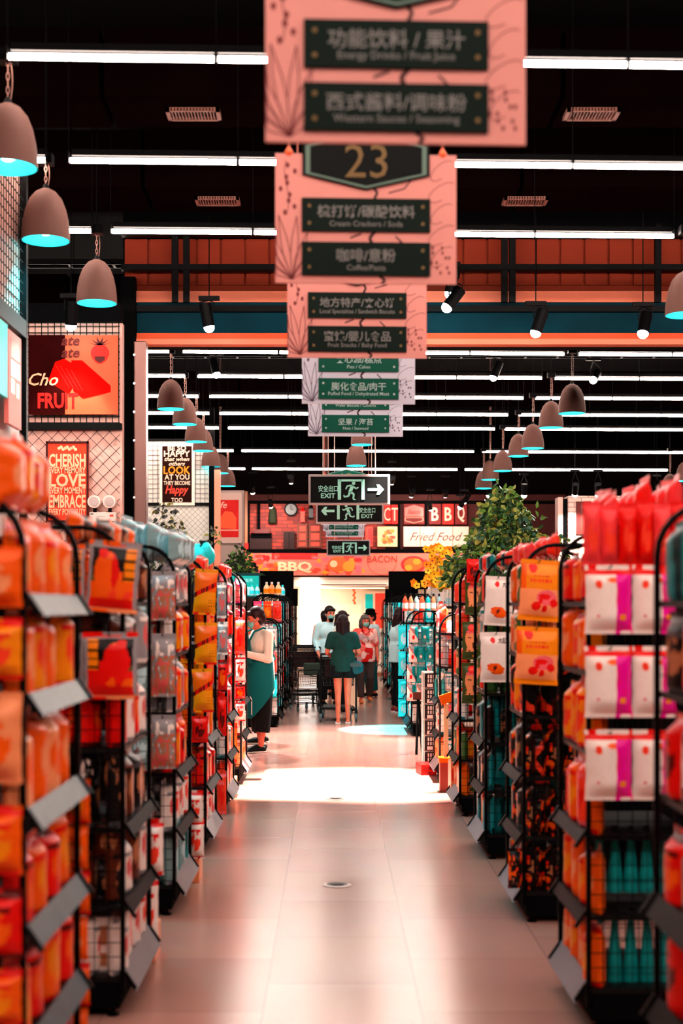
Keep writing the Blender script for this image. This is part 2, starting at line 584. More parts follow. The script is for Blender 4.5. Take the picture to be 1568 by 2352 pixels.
_tm = {}
vis = [r for r in ROWS if r > 8]
for r in ROWS:
    for b, (x0, x1) in enumerate(BAYS):
        if r > 8:
            if (b == 0 and x1 * F / r + CX < 0) or (b == 2 and x0 * F / r + CX > 1568):
                if r > 14:
                    continue
        if r > 8:
            lab = 'white ceiling tube line, %s row from the front, %s' % (ordn(vis.index(r)), ['left bay beyond the pendants', 'middle bay over the aisle', 'right bay beyond the pendants'][b])
        else:
            lab = 'white ceiling tube line above and before the first aisle sign'
        t = thing('tube_light', lab, 'tube light', ((x0 + x1) / 2, r + (x0 + x1) / 2 * math.tan(TILT), ZT), TILT, 'ceiling tube light lines')
        L = (x1 - x0) / 4
        if 'h' not in _tm:
            _tm['t'] = tube_mesh(L - 0.012)
            _tm['h'] = MB().bb((-2 * L, -0.03, 0.028), (2 * L, 0.03, 0.07)).mesh('housing', BLACK)
            _tm['c'] = MB().bb((-0.006, -0.026, -0.02), (0.006, 0.026, 0.06)).cyl((0, 0, 0.06), (0, 0, 6.4 - ZT), 0.004, 5).mesh('bracket', BLACK)
        h = link('housing', _tm['h'], t)
        for k in range(4):
            at(link('tube', _tm['t'], t), ((k - 1.5) * L, 0, 0))
        for k in range(5):
            at(link('bracket', _tm['c'], t), ((k - 2) * L, 0, 0))

# ------------------------------------------------------------------ pendant dome lamps
CONC = M('pendant_concrete', (100, 68, 61), 0.7, noise=0.12, nscale=10)
PIN = M('pendant_cyan_inside', (70, 220, 226), 0.5)
BULB = M('pendant_bulb', (120, 250, 255), 0.3, emit=22)
prof = [(0.168, 0), (0.166, 0.06), (0.158, 0.14), (0.14, 0.22), (0.112, 0.29), (0.07, 0.34), (0.028, 0.362), (0.0, 0.366)]
dome = MB().lathe(prof, 28, 0, cap0=False, cap1=False).mesh('shade', CONC, 'all')
inner = MB().lathe([(r * 0.95, z * 0.97 + 0.002) for r, z in prof][::-1], 28, 0, cap0=False, cap1=False).mesh('inner_shade', PIN, 'all')
rim = MB().lathe([(0.168, 0), (0.159, 0.0), (0.159, 0.004), (0.168, 0.004)], 28, 0, cap0=False, cap1=False).mesh('rim', PIN, 'all')
bulb = MB().ell((0, 0, 0.1), (0.065, 0.065, 0.065), 12).mesh('bulb', BULB, 'all')
neck = MB().cyl((0, 0, 0.15), (0, 0, 0.36), 0.022, 8).mesh('bulb_holder', BLACK)
capm = MB().lathe([(0.03, 0.355), (0.02, 0.385), (0.008, 0.4)], 12).mesh('top_cap', BLACK)


def chain_mesh(L):
    mb = MB()
    n = max(3, int(L / 0.034))
    for i in range(n):
        z = i * L / n
        h = L / n * 1.28
        pts = []
        for k in range(9):
            a = 2 * math.pi * k / 8
            u, w = 0.009 * math.cos(a), z + h / 2 + h / 2 * math.sin(a)
            pts.append((u, 0, w) if i % 2 else (0, u, w))
        mb.tube(pts, 0.0028, 4)
    cord = [(0.012 + 0.012 * math.sin(3 * t), 0.01, t * L) for t in [k / 8 for k in range(9)]]
    mb.tube(cord, 0.003, 4)
    return mb.mesh('chain', M('chain_steel', (150, 110, 100), 0.4, 0.5))


LAMPS = [(18, 385, 8.06), (105, 553, 9.93), (222, 697, 11.8),
         (392, 940, 17.4), (424, 975, 19.28), (450, 1015, 21.15), (466, 1036, 23.02), (484, 1072, 24.9), (505, 1087, 26.8), (522, 1117, 28.6),
         (1574, 724, 11.8), (1313, 950, 17.4), (1265, 983, 19.28), (1223, 1030, 21.15), (1190, 1048, 23.02), (1154, 1082, 24.9), (1125, 1102, 26.8), (1110, 1122, 28.6),
         (1538, 1130, 28.6), (1572, 1105, 26.8), (831, 1022, 21.5), (818, 1070, 23.3)]
CY_ON = {0, 1, 2, 4, 6, 10, 12, 14, 20, 21}
for i, (px, py, Y) in enumerate(LAMPS):
    p = P(px, py, Y)
    if i < 10:
        lab = 'dome pendant lamp of the left row, %s from the front' % ordn(i)
    elif i < 18:
        lab = 'dome pendant lamp of the right row, %s from the front' % ordn(i - 10)
    elif i < 20:
        lab = ['dome pendant lamp at far right beside the red top bags', 'dome pendant lamp cut by the right edge, far back'][i - 18]
    else:
        lab = ['dome pendant lamp over the aisle just under the nuts and seaweed sign', 'dome pendant lamp over the aisle just above the first exit sign'][i - 20]
    t = thing('pendant_lamp', lab, 'pendant lamp', p, 0, 'concrete dome pendant lamps')
    for nm, me in (('shade', dome), ('inner_shade', inner), ('rim', rim), ('bulb', bulb), ('bulb_holder', neck), ('top_cap', capm)):
        link(nm, me, t)
    zt = ZT if i < 20 and Y != 26.8 else 6.4
    at(link('chain', chain_mesh(max(0.08, zt - p.z - 0.37)), t), (0, 0, 0.375))
    at(MB().bb((-0.05, -0.05, 0), (0.05, 0.05, 0.07)).cyl((0, 0, .07), (0, 0, max(.08, 6.41 - zt)), .006, 5).build('ceiling_rose', BLACK, t), (0, 0, zt - p.z - 0.01))
    if i in CY_ON:
        l = bpy.data.lights.new('pendant_light', 'SPOT')
        l.energy = CYAN_POWER * ((110 if i == 20 else 0.5) if i >= 20 else 1)
        l.color = (0.05, 0.85, 1.0)
        l.spot_size = R(100 if i < 20 else 21)
        l.spot_blend = 0.6
        l.shadow_soft_size = 0.05
        lo = link('pendant_light', l, t)
        lo.location = (0, 0, -0.012)
        if i >= 20:      # the two lamps over the aisle are turned towards the right-hand goods
            lo.rotation_euler = (Vector((.82, 20.0, .25)) - p).to_track_quat('-Z', 'Y').to_euler()

# ------------------------------------------------------------------ track spotlights
LENS = M('spot_lens', (255, 240, 226), 0.3, emit=60)
LENSC = M('spot_lens_cool', (200, 255, 255), 0.3, emit=40)


def track_spot(px, py, Y, label, aim=None, power=0, size=40, tilt=(0.0, 0.0), cool=False, color=(1, 0.86, 0.76), rail=0.3, scale=1.2, blend=0.5):
    p = P(px, py, Y)
    t = thing('track_spotlight', label, 'spotlight', p, 0, 'black track spotlights')
    d = Vector((0, 0, -1)) if aim is None else (Vector(aim) - p).normalized()
    if tilt != (0.0, 0.0):
        d = Vector((tilt[0], tilt[1], -1)).normalized()
    s = scale
    MB().cyl(-d * 0.19 * s, -d * 0.005, 0.047 * s, 16).build('can', BLACK, t, True)
    MB().ell(-d * .004, (0.044 * s, 0.044 * s, 0.046 * s), 12, 0, d.to_track_quat('Z', 'Y').to_matrix()).build('lens', LENSC if cool else LENS, t, True)
    top = -d * 0.12 * s
    MB().tube([top + Vector((0.05 * s, 0, 0)), top + Vector((0.055 * s, 0, 0.1)), (0, 0, rail - 0.04)], 0.007, 6).tube([top - Vector((0.05 * s, 0, 0)), top + Vector((-0.055 * s, 0, 0.1)), (0, 0, rail - 0.04)], 0.007, 6).build('yoke', BLACK, t)
    MB().bb((-0.1, -0.025, rail - 0.04), (0.1, 0.025, rail)).cyl((0, 0, rail), (0, 0, 6.4 - p.z), .006, 5).build('track_adapter', BLACK, t)
    if power:
        l = bpy.data.lights.new('spot_light', 'SPOT')
        l.energy = power
        l.color = color
        l.spot_size = R(size)
        l.spot_blend = blend
        l.shadow_soft_size = 0.04
        lo = link('spot_light', l, t)
        lo.location = d * (0.05 * s + 0.012)
        lo.rotation_euler = d.to_track_quat('-Z', 'Y').to_euler()
    return t


SPOTS = [
    (163, 748, 13.4, 'track spotlight in front of the fruit poster', (-2.6, 13.8, 2.9), 55, 70),
    (480, 752, 13.7, 'track spotlight on the teal band, nearest the aluminium column', (-0.45, 13.9, 0), SPOT_POWER, 34),
    (1033, 674, 13.7, 'lit track spotlight just right of the third sign', (0.25, 14.1, 0), SPOT_POWER, 30),
    (1230, 764, 13.7, 'track spotlight on the teal band above the right pendants', (0.5, 13.6, 0), SPOT_POWER * 0.7, 30),
    (1476, 766, 13.7, 'track spotlight on the teal band at the right end', (2.2, 12.5, 1.2), 250, 50),
    (497, 860, 19.1, 'track spotlight under the second tube row, left of the signs', (-0.3, 17.4, 0), 1500, 55),
    (1133, 867, 19.0, 'bright track spotlight right of the puffed food sign', (0.15, 18.2, 0), 1700, 60),
    (1362, 873, 19.0, 'bright track spotlight beside the first right pendant', (1.85, 15.6, 2.4), 1000, 45),
]
for px, py, Y, lab, aim, pw, sz in SPOTS:
    track_spot(px, py, Y, lab, aim, pw, sz, cool=(px in (480, 1033, 163)))
track_spot(1026, 706, 13.6, 'switched-off tilted track spotlight below the lit one', tilt=(-0.75, -0.25), rail=0.33)
FAR = [(622, 1162, 36.5, 'spotlight in front of the brick wall recess', (-1.5, 37.9, 3.6), 60, 80),
       (988, 1168, 36.5, 'spotlight at the first letter plank of the barbecue sign', (2.8, 37.9, 3.6), 22, 90),
       (1320, 1135, 29.0, 'left one of two bright spotlights above the white brick pillar', (5.0, 29.9, 3.0), 260, 70),
       (1373, 1135, 29.0, 'right one of two bright spotlights above the white brick pillar', (5.6, 29.9, 3.0), 260, 70),
       (668, 1106, 33, 'small far spotlight left of the upper exit sign', (-0.8, 37.9, 2.7), 110, 70),
       (580, 1130, 35, 'small far spotlight above the red car poster side', (-1.9, 37.9, 2.7), 110, 70),
       (900, 1108, 33, 'small far spotlight right of the upper exit sign', (1.4, 37.9, 2.8), 110, 70),
       (945, 1138, 35, 'small far spotlight over the burger sign', (1.7, 37.9, 3.4), 110, 70),
       (1022, 1138, 35, 'small far spotlight over the barbecue letters', (3.0, 37.9, 3.4), 110, 70),
       (1123, 1138, 32, 'small far spotlight behind the tree top', (3.6, 33, 0), 200, 60),
       (1203, 1138, 32, 'small far spotlight between tree and brick pillar', (4.3, 33, 0), 200, 60),
       (1508, 1140, 33, 'small far spotlight right of the brick pillar', (7, 33, 0), 200, 60)]
for px, py, Y, lab, aim, pw, sz in FAR:
    track_spot(px, py, Y, lab, aim, pw, sz, scale=1.35, rail=0.5)
track_spot(1056, 1165, 34, 'tilted far spotlight near the letter Q', tilt=(-0.6, 0.4), scale=1.2)
track_spot(1066, 1153, 34.2, 'tilted far spotlight above the letter Q', tilt=(-0.6, 0.4), scale=1.2)
# ------------------------------------------------------------------ hanging aisle signs
BOARD = M('sign_board', (216, 141, 133), 0.5, noise=0.05, nscale=3)
BOARD_LIT = M('sign_board_cyan_lit', (190, 186, 200), 0.5, noise=0.05, nscale=3)  # copy of the board colour with cyan lamplight mixed in
PLATE = M('sign_plate_green', (2, 19, 12), 0.6, spec=.1, noise=0.2, nscale=8)
PLATE_LIT = M('sign_plate_cyan_lit', (2, 70, 54), 0.6, spec=.1, noise=0.15, nscale=8)  # green plate with the cyan light's tint put into its colour
LETTER = M('sign_lettering', (112, 112, 110), 0.5)
LETTER_LIT = M('sign_lettering_cyan_lit', (150, 170, 166), 0.5)  # lettering brightened in its colour to go with the cyan-lit plates
GOLD = M('sign_gold', (112, 88, 52), 0.5)
LINEART = M('sign_line_art', (120, 52, 52), 0.6)
LINEART_LIT = M('sign_line_art_cyan_lit', (92, 78, 96), 0.6)  # line art cooled in its colour to go with the cyan-lit boards
VINE = M('sign_vine', (50, 20, 22), 0.6)


def hexpts(w, z0, zl, zu, z1, s=1.0, cz=0.535):
    pts = [(0, z0), (w / 2, zl), (w / 2, zu), (0, z1), (-w / 2, zu), (-w / 2, zl)]
    return [(x * s, cz + (z - cz) * s) for x, z in pts]


def leaf_art(mb, mi):
    y = -0.0075
    for k, (a, L) in enumerate(((-62, .17), (-44, .22), (-28, .26), (-12, .29), (4, .28), (18, .22), (38, .13))):
        a = R(a)
        p0 = Vector((-0.325, 0.015)); tip = p0 + Vector((math.sin(a), math.cos(a))) * L
        n = Vector((math.cos(a), -math.sin(a))) * 0.016
        mid = (p0 + tip) / 2
        for sgn in (-1, 1):
            q = [p0, mid + n * sgn - (tip - p0) * 0.1, mid + n * sgn * 0.9 + (tip - p0) * 0.15, tip]
            q = [(max(-0.398, min(0.398, v.x)), v.y) for v in q]
            mb.ribbon(q, 0.004, y, mi)
    for k in range(9):        # sprig up the left edge
        x, z = -0.345 + 0.02 * math.sin(k * 1.1), 0.31 + k * 0.026
        mb.disc(x + (0.012 if k % 2 else -0.012), z, 0.009, 0.013, y, y + 0.002, mi, 7)
    mb.ribbon([(-0.35 + 0.01 * math.sin(t), 0.3 + t * 0.04) for t in range(7)], 0.003, y, mi)
    for k in range(5):        # loops at the right
        cx, cz, r = 0.335, 0.12 + k * 0.095, 0.05
        mb.ribbon([(cx + r * (1.0 + .2 * (k % 2)) * math.cos(a), cz + r * 0.7 * math.sin(a) + 0.03 * math.cos(a)) for a in [R(q) for q in range(20, 300, 28)]], 0.003, y, mi)
    for k in range(12):
        mb.disc(0.33 + 0.04 * math.sin(k * 2.3), 0.05 + 0.022 * (k % 6), 0.006, 0.009, y, y + 0.002, mi, 6)
    return mb


def aisle_sign(Y, X, label, number, rows, far=False, pale=False):  # pale: use the material copies that carry the cyan light in their colour
    t = thing('aisle_sign', label, 'aisle sign', (X, Y, 3.165), TILT * 1.2, 'hanging aisle signs')
    MB().bb((-0.4, -0.006, 0), (0.4, 0.006, 0.57)).build('board', BOARD_LIT if pale else BOARD, t)
    leaf_art(MB(), 0).build('leaf_print', LINEART_LIT if pale else LINEART, t)
    v = MB()
    v.ribbon([(0.03, 0.43), (0.05, 0.4), (0.03, 0.36)], 0.012, -0.0078); v.ribbon([(0.04, 0.23), (0.015, 0.2), (0.03, 0.17)], 0.014, -0.0078)
    v.ribbon([(0.06, 0.035), (0.085, 0.015), (0.07, 0.0)], 0.012, -0.0078); v.ribbon([(0.1, 0.4), (0.17, 0.42), (0.2, 0.46)], 0.006, -0.0078)
    v.ribbon([(-0.02, 0.22), (-0.07, 0.2)], 0.008, -0.0078); v.ribbon([(0.13, 0.21), (0.16, 0.18)], 0.007, -0.0078)
    v.build('vine_print', VINE, t)
    pl, le = (PLATE_LIT, LETTER_LIT) if pale else (PLATE, LETTER)
    hx = MB().poly(hexpts(0.56, .41, .475, .605, .665), -0.022, -0.008).build('number_plate', M('number_plate_black', (3, 5, 5), 0.6, spec=.1) if not pale else PLATE_LIT, t)
    o, i_ = hexpts(0.56, .41, .475, .605, .665, 0.955), hexpts(0.56, .41, .475, .605, .665, 0.88)
    b = MB()
    for k in range(6):
        k2 = (k + 1) % 6
        b.add([(o[k][0], -0.0235, o[k][1]), (o[k2][0], -0.0235, o[k2][1]), (i_[k2][0], -0.0235, i_[k2][1]), (i_[k][0], -0.0235, i_[k][1])], [(0, 1, 2, 3)])
    b.build('plate_border', M('plate_border', (92, 116, 104), 0.5), hx)
    if number:
        MB().text(number, 0, 0.535, -0.0245, 0.21).build('lettering', GOLD, hx)
    for z0, (zh, en) in zip((0.226, 0.033), rows):
        p = MB().bb((-0.283, -0.02, z0), (0.283, -0.007, z0 + 0.146)).build('name_plate', pl, t)
        l = MB()
        nzh = len(zh)
        l.text(zh, 0, z0 + 0.088, -0.0212, 0.062, bold=0.012)
        wz = glyphs(zh, 0.012)[2] * 0.062
        if wz > 0.44:
            l = MB().text(zh, 0, z0 + 0.088, -0.0212, 0.058, bold=0.012, width=0.43)
        we = glyphs(en, 0.006)[2] * 0.034
        l.text(en, 0, z0 + 0.034, -0.0212, 0.034, bold=0.006, width=min(0.43, we))
        l.build('lettering', le, p)
        s = MB()
        for x in (-0.25, 0.25):
            for z in (0.035, 0.111):
                s.disc(x, z0 + z, 0.008, 0.008, -0.0235, -0.019, 0, 8)
        s.build('stud', GOLD if not pale else LETTER_LIT, p)
    for x in (-0.34, 0.34):
        MB().cyl((x, 0, 0.57), (x * 1.02, 0, 3.24), 0.005, 5).build('cord', M('sign_cord', (150, 80, 70), 0.6), t)
        MB().lathe([(0.012, 0.56), (0.02, 0.575), (0.006, 0.6)], 8, 0, (x, 0, 0)).build('clip', M('sign_clip', (230, 100, 60), 0.5), t)
    return t


aisle_sign(4.37, 0.195, 'largest nearest hanging aisle sign, energy drinks and western sauces plates', None, [('功能饮料 / 果汁', 'Energy Drinks / Fruit Juice'), ('西式酱料/调味粉', 'Western Sauces / Seasoning')])
aisle_sign(6.28, 0.148, 'hanging aisle sign numbered 23, cream crackers and coffee plates', '23', [('梳打饼/碳酸饮料', 'Cream Crackers / Soda'), ('咖啡/意粉', 'Coffee/Pasta')])
aisle_sign(8.17, 0.142, 'hanging aisle sign for local specialties and fruit snacks', None, [('地方特产/夹心饼', 'Local Specialties / Sandwich Biscuits'), ('蜜饯/婴儿食品', 'Fruit Snacks / Baby Food')])
aisle_sign(10.05, 0.185, 'cyan-lit hanging aisle sign for pies, cakes and puffed food', None, [('夹心派/糕点', 'Pies / Cakes'), ('膨化食品/肉干', 'Puffed Food / Dehydrated Meat')], pale=True)
aisle_sign(11.99, 0.195, 'cyan-lit hanging aisle sign for nuts and seaweed, above the pendant lamp', None, [('威化饼/曲奇', 'Wafer Biscuits / Cookies'), ('坚果 / 海苔', 'Nuts / Seaweed')], pale=True)
aisle_sign(21.9, 0.22, 'far cyan-lit aisle sign numbered 19, behind the upper exit signs', '19', [('洗衣液/柔顺剂', 'Laundry / Softener'), ('纸品', 'Tissue')], pale=True)
aisle_sign(25.3, 0.2, 'far cyan-lit aisle sign for diapers and shower gel under the exit signs', None, [('洗发水', 'Shampoo'), ('纸尿裤/沐浴露', 'Diapers / Shower Gel')], pale=True)
aisle_sign(27.5, 0.22, 'far cyan-lit aisle sign second under the exit signs', None, [('洗发水', 'Shampoo'), ('洗衣用品/清洁', 'Hand Care / Tissue Paper')], pale=True)
aisle_sign(29.9, 0.26, 'farthest cyan-lit aisle sign, right above the lowest exit sign', None, [('洗发水', 'Shampoo'), ('宠物用品/纸品', 'Pet Care / Toilet Rolls')], pale=True)

# ------------------------------------------------------------------ exit signs
EXF = M('exit_frame', (150, 132, 132), 0.45, 0.2)
EXB = M('exit_face', (2, 3, 3), 0.6, spec=.08)
EXG = M('exit_pictogram', (128, 178, 160), 0.6, emit=0.15)


def man(mb, x, z, s, flip=1):
    def q(pts):
        pts = [(x + flip * a * s, z + b * s) for a, b in pts]
        ar = sum(pts[i][0] * pts[(i + 1) % len(pts)][1] - pts[(i + 1) % len(pts)][0] * pts[i][1] for i in range(len(pts)))
        mb.poly(pts if ar > 0 else pts[::-1], -0.031, -0.029, 0)

    def limb(a, b, w0, w1):
        dx, dz = b[0] - a[0], b[1] - a[1]
        L = math.hypot(dx, dz)
        nx, nz = -dz / L, dx / L
        q([(a[0] - nx * w0, a[1] - nz * w0), (b[0] - nx * w1, b[1] - nz * w1), (b[0] + dx / L * w1, b[1] + dz / L * w1), (b[0] + nx * w1, b[1] + nz * w1), (a[0] + nx * w0, a[1] + nz * w0)])
    q([(0.12 + 0.085 * math.cos(k), 0.41 + 0.085 * math.sin(k)) for k in [i * 2 * math.pi / 14 for i in range(14)]])
    limb((0.07, 0.29), (-0.06, -0.02), 0.085, 0.085)       # trunk
    limb((0.08, 0.27), (0.24, 0.14), 0.04, 0.035); limb((0.24, 0.14), (0.34, 0.2), 0.035, 0.03)
    limb((0.04, 0.31), (-0.2, 0.27), 0.04, 0.035); limb((-0.2, 0.27), (-0.26, 0.13), 0.035, 0.03)
    limb((-0.04, 0.0), (0.13, -0.14), 0.065, 0.05); limb((0.13, -0.14), (0.1, -0.36), 0.05, 0.04); limb((0.1, -0.38), (0.2, -0.4), 0.035, 0.03)
    limb((-0.07, -0.02), (-0.13, -0.22), 0.06, 0.045); limb((-0.13, -0.22), (-0.34, -0.26), 0.045, 0.035); limb((-0.34, -0.26), (-0.36, -0.18), 0.035, 0.03)


def exit_sign(px0, px1, py0, py1, Y, label, right):
    a, b = P(px0, py1, Y), P(px1, py0, Y)
    w, h = b.x - a.x, b.z - a.z
    t = thing('exit_sign', label, 'exit sign', ((a.x + b.x) / 2, Y, a.z), 0, 'hanging exit signs')
    MB().bb((-w / 2, -0.025, 0), (w / 2, 0.025, h)).build('frame', EXF, t, bevel=0.008)
    MB().bb((-w / 2 + 0.022, -0.029, 0.022), (w / 2 - 0.022, -0.0255, h - 0.022)).build('face', EXB, t)
    m = MB()
    z0, z1, hw = 0.04 if h < 0.32 else 0.045, h - 0.05, 0.115
    d = 1 if right else -1
    cx = 0.02 * d
    for sx in (-1, 1):
        m.rect(cx + sx * hw - 0.016, z0 + 0.01, cx + sx * hw + 0.016, z1, -0.031, -0.0295)
    m.rect(cx - hw, z1 - 0.02, cx + hw, z1, -0.031, -0.0295)
    m.build('door_pictogram', EXG, t)
    m = MB()
    man(m, cx, z0 + (z1 - z0) * 0.43, (z1 - z0) * 0.95, d)
    m.build('running_figure', EXG, t)
    m = MB()
    ax = cx + d * 0.16
    zc = h * 0.5
    pts = [(0, -0.014), (0.1, -0.014), (0.085, -0.05), (0.115, -0.05), (0.16, 0), (0.115, 0.05), (0.085, 0.05), (0.1, 0.014), (0, 0.014)]
    pts = [(ax + d * p, zc + q) for p, q in pts]
    m.poly(pts if d > 0 else pts[::-1], -0.031, -0.0295)
    m.build('arrow', EXG, t)
    tx = cx - d * 0.225
    MB().text('安全出口', tx, zc + 0.01 - 0.0, -0.031, 0.066, width=0.19, bold=0.015).build('lettering', EXG, t)
    MB().text('EXIT', tx, zc - 0.06, -0.031, 0.066, width=0.14, bold=0.02).build('lettering', EXG, t)
    for x in (-w * 0.32, w * 0.32):
        MB().cyl((x, 0, h), (x, 0, 6.41 - a.z), 0.006, 5).build('hanging_rod', M('rod_pale', (200, 170, 160), 0.4, 0.4), t)


exit_sign(708, 895, 1090, 1160, 13.9, 'upper exit sign, arrow pointing right, large', True)
exit_sign(725, 881, 1145, 1203, 16.8, 'middle exit sign with its arrow pointing left', False)
exit_sign(750, 850, 1240, 1277, 26.0, 'lowest small exit sign, arrow right, above the shoppers', True)

# ------------------------------------------------------------------ posters on the mesh panels
def poster(name, label, x0, z0, x1, z1, Y, frame=None, base=None):
    t = thing(name, label, 'poster', ((x0 + x1) / 2, Y, z0), 0)
    w, h = x1 - x0, z1 - z0
    MB().bb((-w / 2, -0.012, 0), (w / 2, 0.012, h)).build('panel', base, t)
    if frame:
        f = MB()
        for a, b in (((-w / 2, 0), (-w / 2 + 0.02, h)), ((w / 2 - 0.02, 0), (w / 2, h)), ((-w / 2, 0), (w / 2, 0.02)), ((-w / 2, h - 0.02), (w / 2, h))):
            f.rect(a[0], a[1], b[0], b[1], -0.02, -0.0125)
        f.build('frame', frame, t)
    return t, w, h


# fruit poster
yf = YP - 0.06
a, b = P(66, 952, yf), P(271, 770, yf)
POSO = M('poster_orange', (238, 88, 52), 0.5, noise=0.12, nscale=4)
t, w, h = poster('fruit_poster', 'square fruit and chocolate poster with a strawberry on the grid wall', a.x, a.z, b.x, b.z, yf, None, POSO)
MB().rect(-w / 2, 0, -w / 2 + w * 0.41, h, -0.0145, -0.0125).build('dark_half', M('poster_maroon', (44, 3, 3), 0.8, spec=.02, noise=0.6, nscale=5), t)
m = MB()
m.poly([(-w * .28, h * .42), (-w * .05, h * .25), (w * .12, h * .56), (-w * .1, h * .7), (-w * .2, h * .66)], -0.017, -0.015, 0)
m.poly([(w * .0, h * .3), (w * .11, h * .2), (w * .42, h * .28), (w * .42, h * .36), (w * .1, h * .68), (-w * .02, h * .68)], -0.019, -0.0172, 0)
m.build('chocolate_bars', M('poster_red', (240, 6, 2), 0.8, spec=.02), t)
m = MB()
for k in range(4):
    m.ribbon([(-w * .2 + k * .06 * w, h * .63 - k * 0.02), (w * -.04 + k * .05 * w, h * .33 - k * .01)], 0.006, -0.0195)
m.build('bar_grooves', M('poster_red_dark', (190, 8, 4), 0.5), t)
m = MB()
m.poly([(w * .3 + w * .105 * math.cos(q) * (1 - 0.25 * (math.sin(q) < 0) * abs(math.sin(q))), h * .76 + h * .125 * math.sin(q)) for q in [i * 2 * math.pi / 18 for i in range(18)]], -0.018, -0.015, 0)
for q in range(6):
    an = R(20 + q * 28)
    m.poly([(w * .3 - 0.02, h * .87), (w * .3 + 0.02, h * .87), (w * .3 + 0.13 * math.cos(an), h * .86 + 0.09 * math.sin(an))], -0.019, -0.0182, 1)
m.poly([(w * .25, h * .68), (w * .3, h * .645), (w * .35, h * .68), (w * .36, h * .73), (w * .24, h * .73)], -0.019, -0.0182, 1)
m.build('strawberry', [M('poster_berry', (220, 24, 10), 0.5), M('poster_leaf', (86, 10, 8), 0.5)], t)
m = MB()
m.text('FRUIT', -w * .17, h * .17, -0.0205, 0.2, 0, width=w * .45, bold=0.03)
m.text('ate', w * -.03, h * .92, -0.0205, 0.14, 1, bold=0.02, shear=0.3); m.text('ate', w * -.03, h * .77, -0.0205, 0.14, 1, bold=0.02, shear=0.3)
m.text('Cho', -w * .33, h * .44, -0.0205, 0.17, 2, bold=0.01, shear=0.35)
m.build('lettering', [M('poster_red_letter', (255, 14, 6), 0.5), M('poster_maroon_letter', (100, 12, 8), 0.5), M('poster_cream_letter', (255, 180, 140), 0.5)], t)

# cherish poster
yf = YP - 0.07
a, b = P(106, 1200, yf), P(204, 1014, yf)
t, w, h = poster('motto_poster', 'tall red motto poster beginning CHERISH on the diamond mesh wall', a.x, a.z, b.x, b.z, yf, M('poster_frame_dark', (60, 10, 10), 0.5), M('poster_red_worn', (255, 60, 30), 0.5, noise=0.35, nscale=7))
m = MB()
for txt, zz, sz in (('CHERISH', .765, .17), ('EVERY MEMORY', .645, .085), ('LOVE', .52, .17), ('EVERY MOMENT', .395, .085), ('EMBRACE', .26, .17), ('EVERY POSSIBILITY', .13, .085)):
    m.text(txt, 0, h * zz, -0.0145, sz, 0, width=w * .86, bold=0.03 if sz > .1 else 0.02)
for k in range(9):
    m.disc(-0.08 + 0.02 * k, h * (.915 + .015 * math.sin(k * 2.1)), 0.016, 0.016, -0.0145, -0.0125, 0, 8)
m.build('lettering', M('motto_cream', (255, 190, 150), 0.5), t)

# happy poster (white surround)
yf = YQ - 0.07
a, b = P(374, 1153, yf), P(439, 1026, yf)
t, w, h = poster('motto_poster', 'dark brown motto poster beginning BE SO HAPPY in a white surround', a.x - 0.06, a.z - 0.06, b.x + 0.06, b.z + 0.06, yf, None, M('poster_surround', (250, 232, 214), 0.5))
MB().rect(-w / 2 + 0.05, 0.05, w / 2 - 0.05, h - 0.05, -0.016, -0.0125).build('print', M('poster_brown', (40, 14, 11), 0.7, spec=.03, noise=0.3, nscale=6), t)
m = MB()
wi = w - 0.14
for txt, zz, sz, ww, mi, sh in (('BE SO', .92, .12, .68, 0, 0), ('HAPPY', .83, .15, .96, 0, 0), ('that when', .745, .1, .92, 0, .4), ('others', .67, .1, .6, 0, .4), ('LOOK', .565, .19, .98, 1, 0),
                               ('AT YOU', .455, .13, .92, 0, 0), ('THEY BECOME', .36, .1, .98, 0, 0), ('Happy', .235, .2, .86, 2, .3), ('TOO', .085, .11, .42, 0, 0)):
    m.text(txt, 0, h * zz, -0.0175, sz * .98, mi, width=wi * ww, bold=0.025, shear=sh)
m.build('lettering', [M('happy_cream', (250, 216, 190), 0.5), M('happy_amber', (255, 150, 30), 0.5), M('happy_red', (255, 70, 50), 0.5)], t)

# boards hanging on the left partition, seen edge-on
for i, (y0, y1, z0, z1, nm, lab) in enumerate(((8.3, 9.31, 3.1, 3.58, 'cyan', ''), (9.34, 9.72, 2.94, 3.56, 'pink', ''))):
    t = thing('wall_board', ['cyan lit board at the left edge beside the grid partition', 'salmon board with orange, grey and green patches at the left edge'][i], 'board', (XL + 0.06, (y0 + y1) / 2, z0), R(90))
    w, h = y1 - y0, z1 - z0
    MB().bb((-w / 2, -0.015, 0), (w / 2, 0.015, h)).build('panel', M('board_' + nm, (90, 226, 226) if i == 0 else (244, 120, 108), 0.5), t)
    if i:
        m = MB()
        m.rect(-w * .35, h * .72, w * .35, h * .92, -0.017, -0.0155, 0); m.rect(-w * .35, h * .52, w * .38, h * .7, -0.017, -0.0155, 1)
        m.rect(-w * .35, h * .34, -w * .02, h * .5, -0.017, -0.0155, 2); m.rect(0.02, h * .32, w * .34, h * .48, -0.017, -0.0155, 3)
        m.build('printed_patches', [K('coral'), K('grey'), K('tan'), K('olive')], t)

